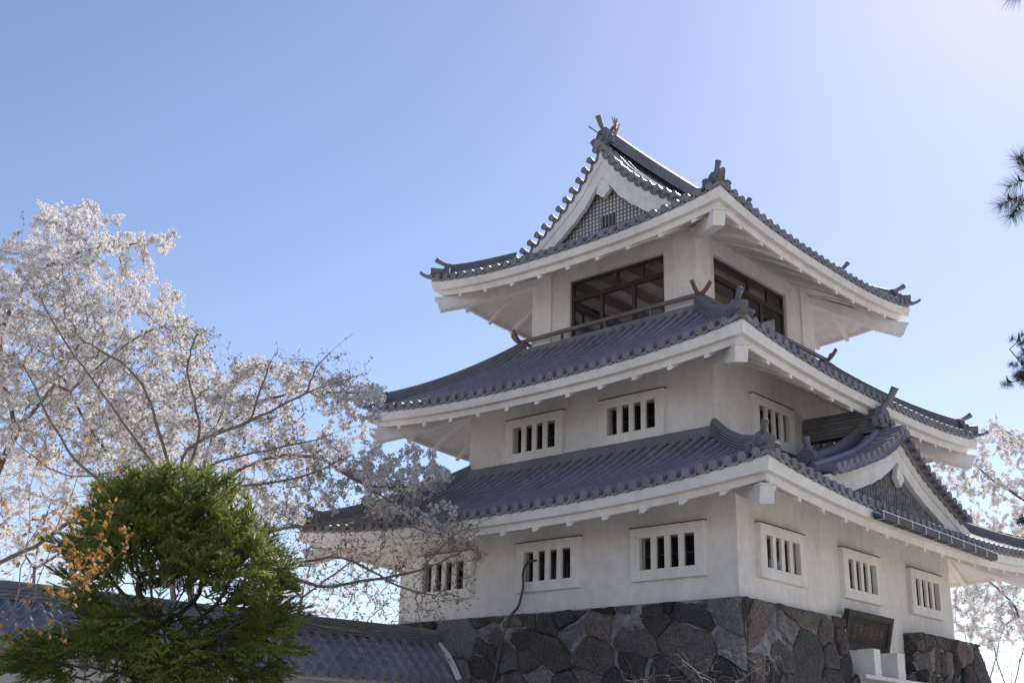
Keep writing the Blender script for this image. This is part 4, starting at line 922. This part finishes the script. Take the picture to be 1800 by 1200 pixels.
# ---------------------------------------------------------------- fir
def rod(L_, n, r, rg, V, F, o=np.zeros(3), d=np.array([1.,0,0])):
    d = d/np.linalg.norm(d); a = np.cross(d, [0,0,1.]); a /= np.linalg.norm(a)+1e-9; b_ = np.cross(a, d)
    for i in range(n):
        c = o+d*L_*(i+.5)/n
        for k in range(4):
            t = math.pi*2*k/4+rg.uniform(-.5,.5)+i*.8; u_ = a*math.cos(t)+b_*math.sin(t)*.75; tip = c+u_*r*rg.uniform(.8,1.1)+d*r*.6; s_ = np.cross(u_, d)*.0055
            j = len(V); V += [c-s_, c+s_, tip]; F.append((j, j+1, j+2))
    j = len(V); V += [o+a*.009, o-a*.0045+b_*.008, o-a*.0045-b_*.008, o+d*(L_+.01)]; F += [(j, j+1, j+3), (j+1, j+2, j+3), (j+2, j, j+3)]
def fir_spray(rg):
    V = []; F = []; L0 = .26; rod(L0, 20, .022, rg, V, F)
    for i in range(3):
        for sg in (-1, 1):
            x = L0*(.1+.27*i); l_ = .15*(1-.2*i)*rg.uniform(.8,1.1); rod(l_, int(17*l_/.22), .021, rg, V, F, np.array([x,0,0]), np.array([.75, sg*.7, rg.uniform(-.05,.22)]))
    return np.array(V), np.array(F)
rg = np.random.default_rng(77); DF = 15.0
bf = gd(285, 1300, DF); fir = thing('fir_tree', 'bushy green fir tree with a many-stemmed crown, in front of the tiled wall', 'fir tree', bf)
lim = [([bf, *L((280,1500,DF),(278,1300,DF),(285,1180,DF),(265,1090,DF),(240,1010,DF),(235,900,DF),(230,850,DF))], -1), (L((285,1180,DF),(300,1080,DF-.1),(330,1020,DF-.1),(325,930,DF-.1),(335,850,DF-.1)), 0), (L((300,1120,DF),(380,1060,DF-.2),(420,980,DF-.2),(440,930,DF-.2)), 0),
       (L((275,1120,DF),(180,1090,DF),(110,1130,DF),(40,1150,DF)), 0), (L((265,1090,DF),(190,1010,DF+.2),(160,930,DF+.2)), 0), (L((285,1180,DF),(370,1130,DF-.3),(450,1120,DF-.3),(500,1140,DF-.3)), 0), (L((280,1150,DF),(270,1080,DF-.6),(260,1000,DF-.9)), 0), (L((285,1200,DF),(360,1160,DF-.7),(400,1100,DF-.9)), 0), (L((283,1210,DF),(200,1180,DF-.6),(120,1170,DF-.7)), 0), (L((300,1090,DF),(350,1040,DF+.6),(360,960,DF+.8)), 0)]
for u, v in ((255,880),(300,865),(350,880),(395,925),(200,905)): lim.append((L((300 if u > 250 else 240, 1010, DF), (u, v+40, DF-.2), (u+rg.uniform(-4,4), v-28, DF-.2)), 0))
ell = [(240,900,80,55), (330,890,70,55), (390,950,60,60), (180,960,60,55), (430,1010,65,60), (290,970,120,70), (470,1090,45,40), (450,1150,60,45,1), (380,1140,90,60,.8), (120,1145,100,40,1), (230,1130,110,60,.8), (60,1160,50,25), (280,1190,180,35,.9), (470,1050,40,40), (180,1040,60,50,.6)]
att = cloud(ell, 9500, DF-1.4, DF+1.4, rg); att = att[[noise.noise(Vector(a_)*Vector((1,1,1.5)) if False else Vector((a_[0]*1.25, a_[1]*1.25, a_[2]*2.0))) > -.17 for a_ in att]]; P, PA = grow(lim, att, .10, .085, 1.2, 60, rg, .2); R, kids = radii(P, PA, .0042, 2.5, .13)
tubes_np(P, PA, R, M_bark2, 'branches', fir)
thin = np.array([i for i in range(len(P)) if R[i] < .014 and PA[i] >= 0]); D = P[thin]-P[PA[thin]]; D /= np.linalg.norm(D, axis=1)[:, None]; ctr = np.array(PV(285, 1080, DF)); out = P[thin]-ctr; out /= np.linalg.norm(out, axis=1)[:, None]
D = D*.6+out*.7+np.array([0,0,.22])+rg.normal(0,.2,D.shape); low_ = np.array([max(0, min(1, (uvd(P[i])[1]-1000)/90)) for i in thin]); keep = np.array([noise.noise(Vector(P[i])*2.1) > -.27+.06*w_ for i, w_ in zip(thin, low_)]) & (rg.random(len(thin)) < .85-.1*low_); Q = P[thin][keep]; D = D[keep]
hull = np.array([max(((uvd(q)[0]-e[0])/e[2])**2+((uvd(q)[1]-e[1])/e[3])**2 for e in ell if ((uvd(q)[0]-e[0])/e[2])**2+((uvd(q)[1]-e[1])/e[3])**2 < 1.6) if any(((uvd(q)[0]-e[0])/e[2])**2+((uvd(q)[1]-e[1])/e[3])**2 < 1.6 for e in ell) else 1 for q in Q]); SC = rg.uniform(.6,1.1,len(Q))*np.where((hull > .8) & (rg.random(len(Q)) < .35), 1.5, 1)
ld = [(u, v) for u in range(150, 440, 17) for v in (rg.uniform(845, 900)+abs(u-290)*.35,)]      # upright leaders on top and over the shoulders
Q = np.vstack([Q]+[PV(u+rg.uniform(-6,6), v, DF+rg.uniform(-1,.4))[None] for u, v in ld for _ in range(2)]); D = np.vstack([D]+[np.array([[rg.normal(0,.25), rg.normal(0,.25), 1]]) for _ in range(2*len(ld))]); SC = np.append(SC, rg.uniform(1.1,1.7,2*len(ld)))
VV = []; FF = []; o = 0; idx = rg.integers(0, 3, len(Q))
for k in range(3):
    TV, TF = fir_spray(rg); m = idx == k; M = aim(D[m], rg, rg.normal(0,.35,m.sum())); s = SC[m]; V = np.einsum('nij,mj->nmi', M, TV)*s.reshape(-1,1,1)+Q[m][:, None]
    FF.append((TF[None]+(np.arange(m.sum())*len(TV))[:, None, None]).reshape(-1,3)+o); VV.append(V.reshape(-1,3)); o += m.sum()*len(TV)
print('fir sprays', len(Q)); raw('needles', np.vstack(VV), np.vstack(FF), M_fir, fir)
# ---------------------------------------------------------------- maple with young orange leaves
rg = np.random.default_rng(5); DM = 11.5; bm = gd(-60, 1250, DM); mp_ = thing('maple_tree', 'young maple with thin stems and small orange leaves at the lower left edge', 'maple tree', bm)
lim = [([bm, *L((-60,1350,DM),(-40,1180,DM))], -1), (L((-40,1180,DM),(20,1080,DM),(45,960,DM),(60,840,DM),(110,690,DM)), 0), (L((-40,1180,DM),(40,1090,DM),(90,960,DM),(150,800,DM),(200,690,DM)), 0), (L((-40,1180,DM),(30,1060,DM),(100,1040,DM),(160,1010,DM),(230,960,DM)), 0), (L((-60,1200,DM),(10,1130,DM),(80,1080,DM),(135,1030,DM)), 0), (L((-40,1180,DM),(-10,1020,DM),(0,900,DM),(20,800,DM)), 0), (L((45,960,DM),(110,880,DM),(180,860,DM),(240,780,DM)), 1)]
att = cloud([(110,1000,100,70), (60,900,80,90,.7), (150,930,90,60), (60,800,70,90,.35), (180,760,70,60,.3), (50,1100,80,50,.5)], 420, DM-.6, DM+.6, rg); P, PA = grow(lim, att, .09, .14, 1.0, 50, rg, .2); R, kids = radii(P, PA, .002, 2.4, .035)
tubes_np(P, PA, R, M_twig, 'branches', mp_)
V = []; F = []
for k in range(5):
    a = (k-2)*.62; d = np.array([math.cos(a), math.sin(a), -.25-.12*abs(k-2)]); n_ = np.array([-math.sin(a), math.cos(a), 0])*.009; l_ = .055*(1-.13*abs(k-2)); j = len(V); V += [(0,0,0), tuple(d*l_*.5-n_), tuple(d*l_), tuple(d*l_*.5+n_)]; F.append((j,j+1,j+2,j+3))
thin = [i for i in range(len(P)) if R[i] < .005]; sel = []
for i in thin:
    u, v, z = uvd(P[i]); w_ = math.exp(-((u-125)/75)**2-((v-975)/75)**2)*1.0+.10+.25*math.exp(-((u-210)/30)**2-((v-930)/30)**2)
    for _ in range(3):
        if rg.random() < w_: sel.append(P[i]+rg.normal(0,.03,3))
sel = np.array(sel); stamp(np.array(V), np.array(F), sel, aim(np.stack([rg.normal(0,1,len(sel)), rg.normal(0,1,len(sel)), rg.normal(-.6,.4,len(sel))], 1), rg, rg.normal(0,1,len(sel))), rg.uniform(.5,1.0,len(sel)), 'leaves', M_maple, mp_)
# ---------------------------------------------------------------- pine on the right
rg = np.random.default_rng(6); DP = 11.0; bp = gd(2250, 900, DP); pine = thing('pine_tree', 'dark pine whose needle-tufted branch ends reach in at the right edge', 'pine tree', bp)
lim = [([bp, *L((2250,1300,DP),(2230,900,DP),(2240,500,DP),(2200,100,DP),(2180,-150,DP))], -1), (L((2235,420,DP),(2050,400,DP),(1900,370,DP),(1820,345,DP),(1768,352,DP)), 0), (L((1900,370,DP),(1840,320,DP),(1790,318,DP)), 1), (L((1840,320,DP),(1810,300,DP),(1795,290,DP+.1)), 2), (L((1820,345,DP),(1800,355,DP-.1),(1785,365,DP-.1)), 1), (L((2230,760,DP),(2050,690,DP),(1900,650,DP),(1800,640,DP),(1772,600,DP)), 0), (L((1900,650,DP),(1830,670,DP),(1785,662,DP)), 5), (L((2190,60,DP),(2000,20,DP),(1880,-10,DP),(1790,-8,DP)), 0), (L((1900,370,DP),(1850,380,DP),(1800,372,DP)), 1), (L((1900,650,DP),(1850,615,DP),(1800,612,DP)), 5)]
att = cloud([(1900,340,80,60), (1900,650,90,50), (1900,-20,80,30), (1800,625,38,40,2.5), (1790,665,25,18,3)], 130, DP-.5, DP+.5, rg); att = np.vstack([att, cloud([(2250,200,180,300),(2300,650,180,250),(2200,-150,150,150)], 420, DP-1.6, DP+1.8, rg)]); P, PA = grow(lim, att, .14, .2, 1.6, 30, rg, .15); R, kids = radii(P, PA, .006, 2.3, .16)  # second cloud: unseen crown, added to keep sky light off the right wall
tubes_np(P, PA, R, M_bark2, 'branches', pine)
V = []; F = []
for i in range(120):
    t = rg.random(); a = rg.random()*6.28; c = np.array([t*.09, 0, 0]); d = np.array([.35+.8*t, math.cos(a), math.sin(a)]); d /= np.linalg.norm(d); l_ = rg.uniform(.09,.14); s_ = np.cross(d, [.2,.5,.8]); s_ = s_/np.linalg.norm(s_)*.0017; j = len(V); V += [c-s_, c+s_, c+d*l_]; F.append((j,j+1,j+2))
Q = []; D = []
for i in range(len(P)):
    if PA[i] < 0 or R[i] > .03: continue
    u, v, z = uvd(P[i]); tip = kids[i] == 0; low = 570 < v < 720 or u > 1990
    if tip or (low and rg.random() < .9) or rg.random() < .15:
        for _ in range(4 if low else 1): Q.append(P[i]+rg.normal(0,.03 if low else .005,3)); D.append(P[i]-P[PA[i]]+rg.normal(0,.03 if low else .01,3))
Q = np.array(Q); D = np.array(D); lowm = np.array([uvd(q)[1] > 500 or uvd(q)[0] > 1990 for q in Q])
stamp(np.array(V), np.array(F), Q, aim(D, rg), np.where(lowm, .62, 1.45), 'needles', M_pine, pine)
V = []; F = []
# cones and candles
for i in range(len(P)):
    if kids[i] == 0 and PA[i] >= 0:
        b = MB()
        d = Vector(P[i]-P[PA[i]]).normalized(); p = Vector(P[i]); b.tube([p, p+d*.03+Vector((0,0,.02)), p+d*.04+Vector((0,0,.07))], [.009,.012,.004], 6); b.build('bud', M_bark2, pine)
# -- dark pine foliage mass peeping out far behind at the right edge
b9 = gd(1815, 930, 60); fp = thing('distant_pine', 'dark far-off pine crown peeping between blossom at the right edge', 'pine tree', b9)
rg = np.random.default_rng(16); lim = [([b9, *L((1815,1250,60),(1812,1000,60),(1806,910,60))], -1)]
att = cloud([(1795,925,26,17), (1835,930,50,50)], 150, 59, 61.5, rg); P, PA = grow(lim, att, .3, .3, 2, 30, rg, .2); R, kids = radii(P, PA, .02, 2.3, .2); tubes_np(P, PA, R, M_bark2, 'branches', fp)
sel = P[[i for i in range(len(P)) if R[i] < .06]]; sel = np.repeat(sel, 5, 0)+rg.normal(0,.12,(len(sel)*5,3)); TVp = []; TFp = []
for i in range(30): d = rg.normal(0,1,3); d /= np.linalg.norm(d); s_ = np.cross(d,[.2,.5,.8])*.012; j = len(TVp); TVp += [-s_, s_, d*.2]; TFp.append((j,j+1,j+2))
stamp(np.array(TVp), np.array(TFp), sel, rotmats(len(sel), rg), np.ones(len(sel)), 'needles', M_pine, fp)
